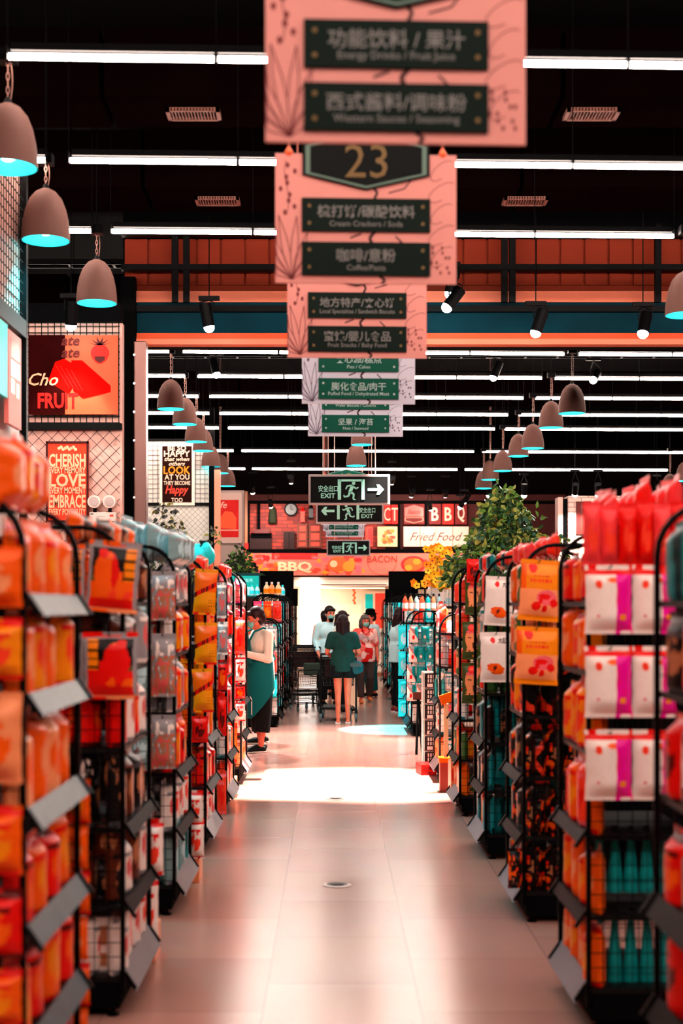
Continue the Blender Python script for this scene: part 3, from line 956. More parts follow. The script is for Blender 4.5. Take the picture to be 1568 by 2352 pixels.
# emergency lamp unit, socket and cable on panel 1
yf = YP - 0.05
a, b = P(207, 1204, yf), P(267, 1177, yf)
t = thing('emergency_light', 'white emergency light box with two round heads on the mesh wall', 'emergency light', ((a.x + b.x) / 2, yf, a.z), 0)
w, h = b.x - a.x, b.z - a.z
WPL = M('white_plastic', (252, 224, 214), 0.4)
MB().bb((-w / 2, -0.05, 0), (w / 2, 0.03, h)).build('body', WPL, t, bevel=0.008)
MB().rect(-w * .45, h * .8, -w * .35, h * .88, -0.052, -0.0505, 0).rect(w * .28, h * .62, w * .42, h * .8, -0.052, -0.0505, 1).rect(w * .2, h * .12, w * .44, h * .24, -0.052, -0.0505, 0).rect(-w * .2, h * .62, w * .1, h * .65, -0.052, -0.0505, 2).build('panel_marks', [BLACK, K('coral'), K('grey')], t)
for x in (-w * .3, w * .28):
    hd = MB().cyl((x, -0.09, h + 0.1), (x, 0.0, h + 0.1), 0.062, 20).build('lamp_head', WPL, t, True)
    MB().cyl((x, -0.1, h + 0.1), (x, -0.088, h + 0.1), 0.045, 20).build('lamp_glass', M('lamp_glass_grey', (200, 176, 172), 0.2), hd, True)
    MB().cyl((x, -0.03, h - 0.01), (x, -0.03, h + 0.05), 0.018, 8).build('lamp_bracket', BLACK, t)
a = P(270, 1215, yf)
t = thing('wall_socket', 'white wall socket below the emergency light with a looped cable', 'socket', (a.x, yf, a.z - 0.03), 0)
MB().bb((-0.06, -0.02, 0), (0.06, 0.03, 0.09)).build('plate', WPL, t, bevel=0.005)
MB().tube([(0.03, -0.02, 0.08), (0.03, -0.04, 0.13), (0.06, -0.05, 0.15), (0.09, -0.05, 0.12), (0.095, -0.05, 0.0), (0.095, -0.05, -0.2)], 0.006, 6).build('cable', WPL, t)

# red picture board far left and the grey wall piece it stands on
YR = 31.0
a, b = P(500, 1248, YR), P(556, 1132, YR)
t, w, h = poster('car_poster', 'white framed red poster with a car shape, left of the brick recess', a.x, a.z, b.x, b.z, YR, M('frame_grey', (206, 180, 172), 0.5), M('poster_pale', (214, 176, 164), 0.5))
MB().rect(-w * .42, h * .12, w * .36, h * .86, -0.016, -0.0125).build('print', M('poster_scarlet', (226, 18, 12), 0.5, noise=0.3, nscale=4), t)
m = MB()
m.poly([(-w * .4, h * .3), (w * .25, h * .28), (w * .27, h * .5), (w * .1, h * .62), (-w * .2, h * .64), (-w * .4, h * .5)], -0.0185, -0.0165, 0)
m.rect(-w * .4, h * .25, w * .34, h * .27, -0.0185, -0.0165, 1)
m.text('fe', -w * .26, h * .76, -0.0185, 0.2, 1, shear=.3, bold=.01)
m.build('car_shape', [M('poster_car', (255, 90, 50), 0.5), M('poster_white', (255, 190, 170), 0.5)], t)
struct(MB().bb((-2.62, YR + 0.05, 0), (-1.93, YR + 0.15, P(0, 1126, YR).z)).build('wall_pier', M('pier_grey', (176, 150, 142), 0.6)))
# ------------------------------------------------------------------ product designs
def hsh(*a):
    x = math.sin(sum(v * k for v, k in zip(a, (12.9898, 78.233, 37.719, 93.17)))) * 43758.5453
    return x - math.floor(x)


def vnoise(x, y, s=0):
    xi, yi = math.floor(x), math.floor(y)
    fx, fy = x - xi, y - yi
    fx, fy = fx * fx * (3 - 2 * fx), fy * fy * (3 - 2 * fy)
    a, b, c, d = hsh(xi, yi, s), hsh(xi + 1, yi, s), hsh(xi, yi + 1, s), hsh(xi + 1, yi + 1, s)
    return (a * (1 - fx) + b * fx) * (1 - fy) + (c * (1 - fx) + d * fx) * fy


def el(u, v, cu, cv, ru, rv):
    return ((u - cu) / ru) ** 2 + ((v - cv) / rv) ** 2 < 1


# painter(u -1..1, v 0..1) -> colour name; the colours listed under 'lab' make up the printed label part
def p_fruit(u, v):
    if v > .9: return 'rose' if abs(u) < .4 and .92 < v < .97 else 'grey'
    if abs(u) > .86 or v < .05: return 'grey' if v > .05 else 'peach'
    if v < .2: return 'red' if vnoise(u * 3, v * 9, 3) < .8 else 'amber'
    if u > .42 and v > .45: return 'amber' if (v * 8) % 1 < .72 and abs(u - .64) < .2 else 'ink'
    if el(u, v, -.42, .82, .2, .07): return 'red'
    if el(u, v, -.25, .55, .5, .3): return 'red' if u > -.05 + .3 * (vnoise(u * 4, v * 4, 1) - .5) else 'orange'
    if el(u, v, .35, .36, .58, .22): return 'orange' if vnoise(u * 3, v * 5, 2) < .6 else 'coral'
    if v < .42: return 'orange' if u < .3 else 'amber'
    return 'ink' if v > .5 else 'olive'


def p_fruit2(u, v):
    c = p_fruit(-u if v > .4 else u, v)
    return {'orange': 'red', 'coral': 'orange'}.get(c, c) if .2 < v < .8 else c


def p_snack(u, v):
    if v > .92: return 'amber'
    if v < .05: return 'red'
    if abs(v - .55 - .13 * u) < .055: return 'darkred' if vnoise(u * 9, 1, 4) < .3 else 'red'
    if .18 < v < .36 and u > .2 and (u * 6) % 1 < .35 and (v * 16) % 1 < .45: return 'brown'
    return 'orange' if v > .5 else 'amber'


def p_magenta(u, v):
    if v > .85: return 'red'
    if u > .3:
        if el(u, v, .58, .24, .16, .05): return 'yellow'
        return 'magenta' if vnoise(u * 3, v * 6, 8) < .7 else 'hotpink'
    if el(u, v, .12, .78, .26, .035): return 'orange'
    if el(u, v, -.48, .72, .16, .055): return 'coral'
    if el(u, v, -.5, .26, .08, .03): return 'rose'
    if .09 < v < .105 and u < .2: return 'tan'
    return 'white'


def p_meat(u, v):
    if el(u, v, -.2, .84, .17, .055): return 'red'
    if (el(u, v, -.1, .33, .5, .05) or el(u, v, .0, .27, .62, .055) or el(u, v, .1, .21, .45, .05)): return 'orange' if vnoise(u * 6, v * 14, 2) < .55 else ('brown' if vnoise(u * 9, v * 20, 5) < .4 else 'coral')
    if .05 < v < .065 and u < .5: return 'rose'
    return 'white'


def p_yellow(u, v):
    if v < .09 or v > .93: return 'amber'
    if v > .52:
        if el(u, v, -.45, .87, .2, .09): return 'red'
        if (.725 < v < .75 or .63 < v < .68 or .585 < v < .6) and abs(u + .05) < (.4 if v > .7 else .55) and (u * 7.3) % 1 < .72: return 'red' if v > .7 else 'coral'
        return 'orange' if u < -.75 else 'amber'
    for cu, cv, ru, rv in ((-.2, .24, .24, .07), (.22, .2, .14, .06), (.2, .4, .3, .05), (.66, .3, .2, .07), (.0, .33, .1, .05)):
        if el(u, v, cu, cv, ru, rv): return 'red'
    if el(u, v, .3, .38, .5, .13): return 'pink'
    return 'peach'


def p_nuts(u, v):
    if el(u, v, 0, .83, .42, .1): return 'red' if not el(u, v, 0, .85, .25, .04) else 'coral'
    if abs(u) < .66 + .1 * math.sin(v * 14) and .22 < v < .76: return ('peach' if vnoise(u * 7, v * 12, 1) < .68 else 'brown') if v < .7 else 'pink'
    if el(u, v, .15, .1, .1, .03): return 'amber'
    return 'olive'


def p_clear(u, v):
    n = vnoise(u * 6, v * 9, 3)
    if v > .88: return 'grey'
    if v > .66: return 'grey' if n < .6 else 'white'
    if .5 < v < .56 and abs(u) < .6: return 'rose'
    return 'rose' if n < .34 else ('tan' if n < .6 else ('grey' if n < .85 else 'white'))


def p_chips(u, v):
    n = vnoise(u * 5 + 2, v * 8, 9)
    if n > .74: return 'orange'
    if n > .66: return 'red'
    if n < .14: return 'tan'
    return 'ink'


def p_fish(u, v):
    if abs(v - .72 - .25 * u) < .09 or abs(v - .4 + .3 * u) < .08: return 'coral'
    if el(u, v, .2, .14, .6, .08): return 'red'
    return 'ink'


def p_teal(u, v):
    n = vnoise(u * 4.2, v * 1.3, 5)
    return 'dteal' if n > .64 else ('ink' if n < .2 else 'teal')


def gen(c0, c1, c2):
    def f(u, v):
        if v > .84 or v < .06: return c1
        if el(u, v, .05, .46, .62, .24): return c2 if vnoise(u * 4, v * 7, 6) < .66 else c0
        if .68 < v < .76 and abs(u) < .7 and vnoise(u * 6, 2, 3) < .8: return c1
        return c0
    return f


DESIGN = dict(fruit=(p_fruit, 40, 52), fruit2=(p_fruit2, 40, 52), snack=(p_snack, 40, 60), magenta=(p_magenta, 36, 50), meat=(p_meat, 36, 50), yellowfruit=(p_yellow, 40, 54),
              nuts=(p_nuts, 30, 42), clear=(p_clear, 28, 40), chips=(p_chips, 28, 36), fish=(p_fish, 28, 36), tealbag=(p_teal, 22, 28))
for nm, cs in dict(orange_red=('orange', 'red', 'amber'), peach_plain=('peach', 'peach', 'orange'), red_gold=('red', 'darkred', 'orange'), pink_white=('pink', 'hotpink', 'white'),
                   teal_white=('white', 'teal', 'greyteal'), grey_pic=('grey', 'white', 'rose'), brown_tan=('brown', 'ink', 'tan'), amber_red=('amber', 'red', 'coral'),
                   green_white=('green', 'olive', 'peach'), red_white=('white', 'red', 'coral'), cyan_white=('cyan', 'teal', 'white'), black_white=('ink', 'ink', 'white'),
                   red_plain=('red', 'red', 'darkred'), tealgrey=('greyteal', 'grey', 'paleblue'), coral_pink=('coral', 'pink', 'red'), white_rose=('white', 'grey', 'rose'),
                   dark_tan=('ink', 'dgrey', 'tan'), cyan_plain=('cyan', 'cyan', 'paleblue'), orange_peach=('orange', 'orange', 'peach'), pink_top=('salmon', 'salmon', 'coral'), red_top=('red', 'red', 'coral')).items():
    DESIGN[nm] = (gen(*cs), 22, 28)


def p_tealwash(u, v):
    if v > .9: return 'greyteal'
    if el(u, v, -.1, .32, .26, .1): return 'white' if vnoise(u * 7, v * 9, 2) < .6 else 'coral'
    return 'teal' if vnoise(u * 3, v * 4, 3) < .7 else 'bteal'


def p_rosewash(u, v):
    if v > .9: return 'grey'
    if v < .55 - .35 * u and v > .5 - .35 * u: return 'coral'
    if el(u, v, -.1, .3, .35, .12): return 'red'
    return 'white' if v < .55 - .35 * u else ('teal' if u > .2 else 'grey')


DESIGN['tealwash'], DESIGN['rosewash'] = (p_tealwash, 20, 28), (p_rosewash, 20, 28)
LABEL_COLS = dict(magenta={'orange', 'coral', 'rose', 'tan'}, meat={'orange', 'brown', 'coral', 'rose'}, yellowfruit={'red', 'pink'}, nuts={'red', 'coral', 'pink'}, fruit={'rose'}, fruit2={'rose'}, snack={'red', 'darkred'})
WORDS = dict(fruit='dark dried fruit bag with orange picture', fruit2='dark dried fruit bag with red picture', snack='orange snack bag with red slanted band', magenta='white bag with red top and magenta stripe',
             meat='white bag with red dot and food picture', yellowfruit='amber bag with red fruit pictures', nuts='olive green nut bag with red oval', clear='clear bag of pinkish nuts', chips='shiny black and orange crisp bag',
             fish='black bag with red fish shapes', tealbag='teal bag with dark streaks', tealwash='teal hanging refill pouch with white spot', rosewash='white hanging refill pouch with coral edge', orange_red='orange and red packet', peach_plain='peach coloured packet', red_gold='red and gold packet', pink_white='pink and white packet',
             teal_white='white packet with teal ends', grey_pic='grey packet with rose picture', brown_tan='brown and tan packet', amber_red='amber and red packet', green_white='green and peach packet', red_white='white and red packet',
             cyan_white='cyan and white packet', black_white='black packet with white patch', red_plain='plain red packet', tealgrey='grey teal plastic packet', coral_pink='coral and pink packet', white_rose='white packet with rose patch',
             dark_tan='dark packet with tan patch', cyan_plain='bright cyan packet', orange_peach='orange and peach packet', pink_top='tall pink packet', red_top='tall red packet')
KIND = dict(fruit='dried_fruit_bag', fruit2='dried_fruit_bag', snack='snack_bag', magenta='standing_pouch', meat='food_pouch', yellowfruit='fruit_snack_bag', nuts='nut_bag', clear='nut_bag', chips='crisp_bag', fish='crisp_bag',
            tealbag='refill_pouch', tealwash='refill_pouch', rosewash='refill_pouch', pink_top='gift_bag', red_top='gift_bag', tealgrey='plastic_packet')
_pm = {}


def pouch_meshes(design, seed=0, stand=False):
    """body and label mesh of a unit pouch: width 1, height 1, thickness 1, base centre at the origin, front to -Y"""
    key = (design, seed, stand)
    if key in _pm:
        return _pm[key]
    fn, nx, nz = DESIGN[design]
    labs = LABEL_COLS.get(design, set())
    body, lab = MB(), MB()
    bc, lc = [], []

    def pt(u, v, side):
        pv = max(0.0, min(1.0, min((v + .12) / .2 if stand else (v - .045) / .22, (.925 - v) / .2)))
        pv = math.sin(pv * math.pi / 2)
        bul = .5 * pv * (1 - abs(u) ** 2.4) + .03 * (vnoise(u * 3 + seed, v * 5, seed) - .5) * (1 - abs(u) ** 4)
        return (u * .5 * (1 - .05 * pv) + .006 * math.sin(v * 23 + seed), -bul if side == 0 else bul * .55, v)
    n = nx + 1
    vs = [pt(2 * i / nx - 1, j / nz, 0) for j in range(nz + 1) for i in range(n)]
    bv = [pt(2 * i / nx - 1, j / nz, 1) for j in range(nz + 1) for i in range(n)]
    bf, bm_, lf, lm = [], [], [], []
    for j in range(nz):
        for i in range(nx):
            c = fn(2 * (i + .5) / nx - 1, (j + .5) / nz)
            q = (j * n + i, j * n + i + 1, (j + 1) * n + i + 1, (j + 1) * n + i)
            if c in labs:
                if c not in lc: lc.append(c)
                lf.append(q); lm.append(lc.index(c))
            else:
                if c not in bc: bc.append(c)
                bf.append(q); bm_.append(bc.index(c))
    body.add(vs, bf, bm_)
    base = bc.index(max(set(bc), key=lambda c: sum(1 for m in bm_ if bc[m] == c)))
    body.add(bv, [(j * n + i, (j + 1) * n + i, (j + 1) * n + i + 1, j * n + i + 1) for j in range(nz) for i in range(nx)], base)
    me = body.mesh('pouch', [K(c) for c in bc], 'all')
    ml = None
    if lf:
        used = sorted({k for q in lf for k in q})
        ix = {k: a for a, k in enumerate(used)}
        lab.add([vs[k] for k in used], [tuple(ix[k] for k in q) for q in lf], lm)
        ml = lab.mesh('printed_label', [K(c) for c in lc], 'all')
    _pm[key] = (me, ml)
    return _pm[key]


def pouch(design, loc, w, h, t, rz, label, group, cat='packet', ry=0.0, rx=0.0, seed=0, name='snack_pouch', stand=False):
    me, ml = pouch_meshes(design, seed, stand)
    o = link(name if name == 'standing_packet' else KIND.get(design, 'snack_packet'), me)
    at(o, loc, rz, ry, rx, (w, t, h))
    tag(o, label, cat, group)
    if ml:
        link('printed_label', ml, o)
    return o


def bottle_meshes(body, cap, lab, kind=0):
    key = ('b', body, cap, lab, kind)
    if key not in _pm:
        if kind == 0:      # waisted bottle
            pr = [(.42, 0), (.47, .03), (.47, .5), (.44, .58), (.3, .72), (.17, .8), (.16, .88)]
            cp = [(.19, .86), (.19, .99), (.12, 1.0)]
        elif kind == 1:    # tall cone bottle, wide foot
            pr = [(.48, 0), (.5, .03), (.46, .25), (.34, .55), (.22, .8), (.18, .9)]
            cp = [(.22, .88), (.22, .99), (.12, 1.0)]
        else:              # jar
            pr = [(.44, 0), (.48, .04), (.48, .72), (.4, .8)]
            cp = [(.46, .79), (.46, .98), (.4, 1.0)]
        b = MB().lathe(pr, 16, 0).mesh('bottle', [K(body)], True)
        c = MB().lathe(cp, 14, 0).mesh('cap', [K(cap)], True)
        l = MB().lathe([(pr[1][0] + .012, .14), (pr[1][0] + .012, .46 if kind != 1 else .2)], 16, 0, cap0=False, cap1=False).mesh('label_band', [K(lab)], 'all') if lab else None
        _pm[key] = (b, c, l)
    return _pm[key]


def bottle(body, cap, lab, loc, d, h, label, group, kind=0, cat='bottle'):
    b, c, l = bottle_meshes(body, cap, lab, kind)
    o = at(link('jar' if kind == 2 else 'bottle', b), loc, 0, sc=(d, d, h))
    tag(o, label, cat, group)
    link('lid' if kind == 2 else 'cap', c, o)
    if l:
        link('label_band', l, o)
    return o


def carton(c0, c1, loc, size, rz, label, group, cat='box', lettered=False):
    key = ('c', c0, c1, tuple(round(v, 3) for v in size))
    if key not in _pm:
        w, d, h = size
        _pm[key] = (MB().bb((-w / 2, 0, 0), (w / 2, d, h)).mesh('carton', [K(c0)], bevel=min(size) * .05),
                    MB().rect(-w * .38, h * .5, w * .38, h * .84, -.003, 0).rect(-w * .38, h * .12, w * .1, h * .36, -.003, 0).mesh('printed_label', [K(c1)]))
    a, b = _pm[key]
    o = at(link('carton', a), loc, rz)
    tag(o, label, cat, group)
    link('printed_label', b, o)
    return o


# ------------------------------------------------------------------ wire end racks along both sides of the aisle
RAIL = GREYRAIL
DECK = M('rack_deck', (14, 12, 12), 0.5)
DEEP = .47


def end_rack(s, X0, Y0, wid, h, levels, label, rail_mat=None, fine=True):
    t = thing('wire_rack', label, 'display rack', (s * X0, Y0, 0), 0, 'wire end racks along the aisle')
    r, rc = .0115, .17

    def arch(y):
        pts = [(0, y, .1), (0, y, h - rc)]
        pts += [(s * (rc - rc * math.cos(a)), y, h - rc + rc * math.sin(a)) for a in [R(q) for q in (15, 30, 45, 60, 75, 90)]]
        pts += [(s * (DEEP - rc + rc * math.sin(a)), y, h - rc + rc * math.cos(a)) for a in [R(q) for q in (0, 15, 30, 45, 60, 75, 90)]]
        pts += [(s * DEEP, y, .1)]
        return MB().tube(pts, r, 8)
    for y in (0, wid):
        arch(y).build('arch_frame', BLACK, t, 'all')
        g = MB()
        st = .06 if fine else .09
        wr = .0019 if fine else .003
        for i in range(1, int(DEEP / st) + 1):
            x = s * i * st
            ztop = h - (rc - math.sqrt(max(0, rc ** 2 - max(0, rc - i * st) ** 2)))
            g.bb((x - wr, y - wr, .16), (x + wr, y + wr, ztop))
        z = .2
        while z < h - .1:
            g.bb((min(0, s * DEEP), y - wr, z - wr), (max(0, s * DEEP), y + wr, z + wr)); z += st
        g.build('wire_panel', BLACK, t)
    MB().bb((s * (DEEP - .012), .01, .16), (s * DEEP, wid - .01, h - .12)).build('back_board', VOID, t)
    MB().bb((s * .015, .015, .035), (s * DEEP, wid - .015, .165)).build('plinth', VOID, t, bevel=.006)
    for y in (.05, wid - .05):
        for x in (.05, DEEP - .05):
            MB().lathe([(.028, 0), (.03, .008), (.012, .014), (.012, .04)], 10, 0, (s * x, y, 0)).build('foot', BLACK, t)
    for i, z in enumerate(levels):
        d = MB().bb((s * .005, .012, z - .02), (s * (DEEP - .02), wid - .012, z)).build('shelf', DECK, t)
        rm = rail_mat[i % len(rail_mat)] if rail_mat else RAIL
        if rm is not None:
            rot = Matrix.Rotation(s * R(34), 3, 'Y')
            MB().box((-s * .024, wid / 2, z - .012), (.006, wid * .97, (.078 if Y0 < 4.5 else .055) if i else .115), 0, rot).build('price_rail', rm, d)
            MB().box((-s * .03, .012, z - .012), (.014, .02, .084), 0, rot).box((-s * .03, wid - .012, z - .012), (.014, .02, .084), 0, rot).build('rail_end', BLACK, d)
    return t


RG = [GREYRAIL, M('rail_teal_grey', (84, 94, 100), .4, noise=.4, nscale=12), M('rail_dark', (7, 6, 8), .5, spec=.06)]
LX, RX = .885, 1.05
LEV = [.17, .47, .80, 1.14, 1.47, 1.76]
LEFT_Y = [4.07, 6.01, 7.97, 9.9, 11.85, 13.78]
RIGHT_Y = [3.88, 5.83, 7.8, 9.74, 11.7, 13.9]
RACKS = {}
for k, Y in enumerate(LEFT_Y):
    RACKS['L', k] = (end_rack(-1, LX, Y, .86, 2.075, LEV, 'black wire end rack on the left side, %s from the front' % ordn(k), [RG[1]] if k == 0 else [GREYRAIL, RG[2], RG[2], None, None, None]), LX, Y, .86, 2.075)
for k, Y in enumerate(RIGHT_Y):
    h = 2.075 if k < 5 else 1.66
    RACKS['R', k] = (end_rack(1, RX, Y, .72, h, LEV if k < 5 else LEV[:5], 'black wire end rack on the right side, %s from the front' % ordn(k), [GREYRAIL, RG[2], RG[2], None, None, None]), RX, Y, .72, h)
FARL = [(20.2, .77, 1.54), (22.0, .77, 1.9), (24.0, .79, 1.9), (26.0, .79, 1.9), (28.0, .8, 1.9), (30.0, .8, 1.9)]
FARR = [(18.85, 1.05, 1.66), (21.6, 1.08, 1.9), (23.8, 1.08, 1.9), (25.9, 1.08, 1.9), (28.0, 1.08, 1.9), (30.1, 1.08, 1.9)]
for k, (Y, x, h) in enumerate(FARL):
    RACKS['FL', k] = (end_rack(-1, x, Y, .86, h, LEV[:5] if h > 1.6 else LEV[:4], 'black wire end rack on the left beyond the apron worker, %s after him' % ordn(k), [RG[2]], fine=False), x, Y, .86, h)
for k, (Y, x, h) in enumerate(FARR):
    RACKS['FR', k] = (end_rack(1, x, Y, .8 if k else 1.3, h, LEV[:5] if h > 1.7 else LEV[:4], 'black wire end rack on the right beyond the black white cartons, %s after them' % ordn(k), [RG[2]], fine=False), x, Y, .8 if k else 1.3, h)

# dark gondola runs behind the end racks, going away sideways
for s, ys, x0, nm in ((-1, LEFT_Y, LX, 'left'), (1, RIGHT_Y, RX, 'right')):
    for k, Y in enumerate(ys):
        if (nm, k) in (('left', 0), ('left', 3), ('right', 0), ('right', 1)):
            continue      # wholly out of the photograph
        t = thing('gondola_shelving', 'dark shelving run behind the %s %s end rack' % (ordn(k), nm), 'shelving', (s * (x0 + DEEP + .04), Y + .1, 0), 0, 'shelving runs behind the end racks')
        L = 3.4
        MB().bb((0, .3, .02), (s * L, .34, 1.9)).build('back_panel', VOID, t)
        MB().bb((0, .0, .02), (s * L, .64, .15)).build('base', VOID, t)
        for z in (.55, .95, 1.35, 1.7):
            MB().bb((0, .05, z - .02), (s * L, .6, z)).build('shelf', DECK, t)
        MB().bb((0, .02, .02), (s * .02, .62, 1.92)).build('end_panel', VOID, t)

# ------------------------------------------------------------------ goods that face the aisle
SHELF = ['bottom shelf', 'second shelf up', 'third shelf up', 'fourth shelf up', 'fifth shelf up', 'top shelf']
SIDEW = {'L': 'left', 'R': 'right', 'FL': 'far left', 'FR': 'far right'}
POSW = ['nearest', 'second', 'third', 'fourth', 'fifth']


BOXCOL = [('white', 'teal'), ('cyan', 'white'), ('white', 'coral'), ('greyteal', 'paleblue'), ('cyan', 'teal'), ('pink', 'white'), ('paleblue', 'cyan'), ('white', 'hotpink'), ('teal', 'white')]
CNAME = dict(white='white', teal='teal', cyan='bright cyan', coral='coral', greyteal='grey teal', paleblue='pale blue', pink='pink', hotpink='hot pink')
DEEPROWS = {('L', 0), ('L', 1), ('L', 2), ('L', 3), ('R', 0), ('R', 2), ('R', 3)}


def aisle_fill(key, lev, designs, n, h=.26, fill=.95, bulge=.07, kind='pouch'):
    t, x0, Y0, wid, H = RACKS[key]
    s = -1 if key[0] in ('L', 'FL') else 1
    z = LEV[lev] + .002
    w = wid * fill / n
    for j in range(n):
        d = designs[j % len(designs)]
        y = Y0 + wid * (j + .5 + .12 * (hsh(j, lev, 11) - .5)) / n
        lab = '%s, %s, %s, %s %s rack' % (WORDS.get(d, d), POSW[j], SHELF[lev], ordn(key[1]), SIDEW[key[0]])
        grp = 'packets on the aisle side of the %s racks' % SIDEW[key[0]]
        rz = R(90) if s < 0 else R(-90)
        dx = .05 + .012 * hsh(j, lev, key[1])
        for q in range(3 if j == 0 and key in DEEPROWS else 1):
            if q:
                lab = '%s, %s row behind, %s, %s %s rack' % (WORDS.get(d, d), ordn(q), SHELF[lev], ordn(key[1]), SIDEW[key[0]])
            if key[0] in ('FL', 'FR'):
                cc = BOXCOL[(j + lev + key[1]) % len(BOXCOL)]
                carton(cc[0], cc[1], (s * (x0 + .02), y, z), (w * .88, .16, h), rz, '%s and %s box, %s, %s, %s %s rack' % (CNAME[cc[0]], CNAME[cc[1]], POSW[j], SHELF[lev], ordn(key[1]), SIDEW[key[0]]), 'boxes on the far racks')
                continue
            pouch(d, (s * (x0 + dx + .11 * q), y, z), w * (.9 + .16 * hsh(j, lev, 6, q)), h * (.8 + .24 * hsh(j, lev, 3 + q, key[1])), bulge * (1.2 + .6 * hsh(j, lev, 8)), rz + R(16) * (hsh(j, lev, 9 + q) - .5), lab, grp, ry=R(7) * (hsh(lev, j, 4 + q) - .5), rx=0, seed=(j + q) % 2, stand=True, name='standing_packet')


FILL_L = [
    [('red_gold', 'red_plain'), ('orange_red', 'red_gold'), ('red_gold', 'orange_red'), ('peach_plain', 'orange_peach'), ('orange_peach', 'amber_red'), ('orange_red', 'orange_peach')],
    [('white_rose', 'red_white'), ('brown_tan', 'white_rose'), ('dark_tan', 'brown_tan'), ('red_gold', 'white_rose'), ('brown_tan', 'grey_pic'), ('orange_peach', 'brown_tan')],
    [('tealgrey', 'tealbag'), ('white_rose', 'red_white'), ('red_plain', 'orange_red'), ('grey_pic', 'orange_red'), ('red_white', 'amber_red'), ('grey_pic', 'white_rose')],
    [('red_white', 'pink_white'), ('red_gold', 'red_plain'), ('orange_red', 'red_white'), ('amber_red', 'red_gold'), ('orange_red', 'amber_red'), ('snack', 'orange_red')],
    [('coral_pink', 'orange_peach'), ('teal_white', 'orange_red'), ('red_plain', 'grey_pic'), ('red_white', 'red_plain'), ('pink_white', 'red_gold'), ('pink_white', 'grey_pic')],
    [('peach_plain', 'red_white'), ('red_white', 'teal_white'), ('red_white', 'coral_pink'), ('coral_pink', 'red_gold'), ('pink_white', 'coral_pink'), ('pink_white', 'white_rose')]]
FILL_R = [
    [('orange_peach', 'orange_red'), ('red_plain', 'dark_tan'), ('red_gold', 'dark_tan'), ('red_plain', 'black_white'), ('dark_tan', 'red_gold'), ('tealbag', 'dark_tan')],
    [('orange_red', 'orange_peach'), ('orange_peach', 'orange_red'), ('orange_red', 'coral_pink'), ('orange_red', 'amber_red'), ('amber_red', 'orange_peach'), ('orange_red', 'red_gold')],
    [('chips', 'dark_tan'), ('chips', 'dark_tan'), ('chips', 'dark_tan'), ('fish', 'orange_red'), ('peach_plain', 'green_white'), ('orange_peach', 'green_white')],
    [('tealbag', 'orange_red'), ('tealbag', 'dark_tan'), ('dark_tan', 'tealbag'), ('green_white', 'red_gold'), ('green_white', 'teal_white'), ('green_white', 'coral_pink')],
    [('orange_peach', 'peach_plain'), ('green_white', 'orange_red'), ('teal_white', 'red_gold'), ('coral_pink', 'green_white'), ('coral_pink', 'peach_plain'), ('coral_pink', 'amber_red')],
    [('peach_plain', 'orange_peach'), ('teal_white', 'red_white'), ('tealbag', 'teal_white'), ('grey_pic', 'white_rose'), ('coral_pink', 'grey_pic')]]
for k in range(6):
    for lev, ds in enumerate(FILL_L[k]):
        aisle_fill(('L', k), lev, ds, 4, .3 if lev < 5 else .26)
    for lev, ds in enumerate(FILL_R[k]):
        aisle_fill(('R', k), lev, ds, 3 if k != 1 else 4, .3 if lev < 5 else .26)
pal_l = [('teal_white', 'cyan_white'), ('red_white', 'teal_white'), ('cyan_white', 'tealgrey'), ('pink_white', 'cyan_white'), ('teal_white', 'coral_pink')]
pal_r = [('cyan_white', 'teal_white'), ('teal_white', 'tealgrey'), ('cyan_plain', 'coral_pink'), ('cyan_white', 'white_rose'), ('teal_white', 'cyan_plain')]
for k in range(len(FARL)):
    for lev in range(5 if FARL[k][2] > 1.6 else 4):
        aisle_fill(('FL', k), lev, pal_l[(lev + k) % 5], 3, .25)
for k in range(len(FARR)):
    for lev in range(5 if FARR[k][2] > 1.7 else 4):
        aisle_fill(('FR', k), lev, pal_r[(lev + k) % 5], 3, .25)

# ------------------------------------------------------------------ goods hung on the rack sides that face the camera
HOOKM = None


def hang(design, px0, px1, py0, py1, Y, where, key, inside=False, tilt=0.0, bul=.06, hook=True, name='snack_pouch', cat='packet', rz=0.0):
    a, b = P(px0, py1, Y), P(px1, py0, Y)
    w, h = b.x - a.x, b.z - a.z
    grp = 'packets on the rack sides facing the aisle entrance'
    o = pouch(design, ((a.x + b.x) / 2, Y, a.z), w, h, bul, rz, WORDS.get(design, design) + ', ' + where, grp, ry=tilt, seed=int(hsh(px0, py0) * 3), name=name, cat=cat)
    if hook:
        t = RACKS[key][0]
        hk = MB().tube([(0, .035, 0), (0, -.05, 0), (0, -.06, .012)], .003, 5).build('peg_hook', BLACK, t)
        hk.location = ((a.x + b.x) / 2 - t.location.x, Y - t.location.y, b.z - .012 - t.location.z)
    return o


L1, L2, L3, L4, L5 = (('L', k) for k in (1, 2, 3, 4, 5))
R1, R2, R3, R4, R5 = (('R', k) for k in (1, 2, 3, 4, 5))
for i, (py0, py1, ds) in enumerate(((1255, 1395, 'orange_peach'), (1420, 1560, 'amber_red'), (1590, 1800, 'peach_plain'), (1850, 2010, 'orange_red'), (2040, 2200, 'red_gold'), (2225, 2352, 'orange_red'))):
    hang(ds, -62, 52, py0, py1, 4.04, '%s down on the side of the first left rack' % ordn(i), ('L', 0), bul=.09)
hang('fruit', 192, 314, 1243, 1406, 5.93, 'upper right of four on the second left rack', L1, tilt=R(5))
hang('fruit', 110, 196, 1250, 1403, 5.95, 'upper left of four on the second left rack', L1)
hang('fruit2', 190, 318, 1452, 1606, 5.93, 'lower right of four on the second left rack', L1)
hang('fruit2', 106, 194, 1455, 1602, 5.95, 'lower left of four on the second left rack', L1)
Yi = 6.09
hang('brown_tan', 168, 225, 1612, 1652, Yi, 'small, left, below the dried fruit bags', L1, True, hook=False)
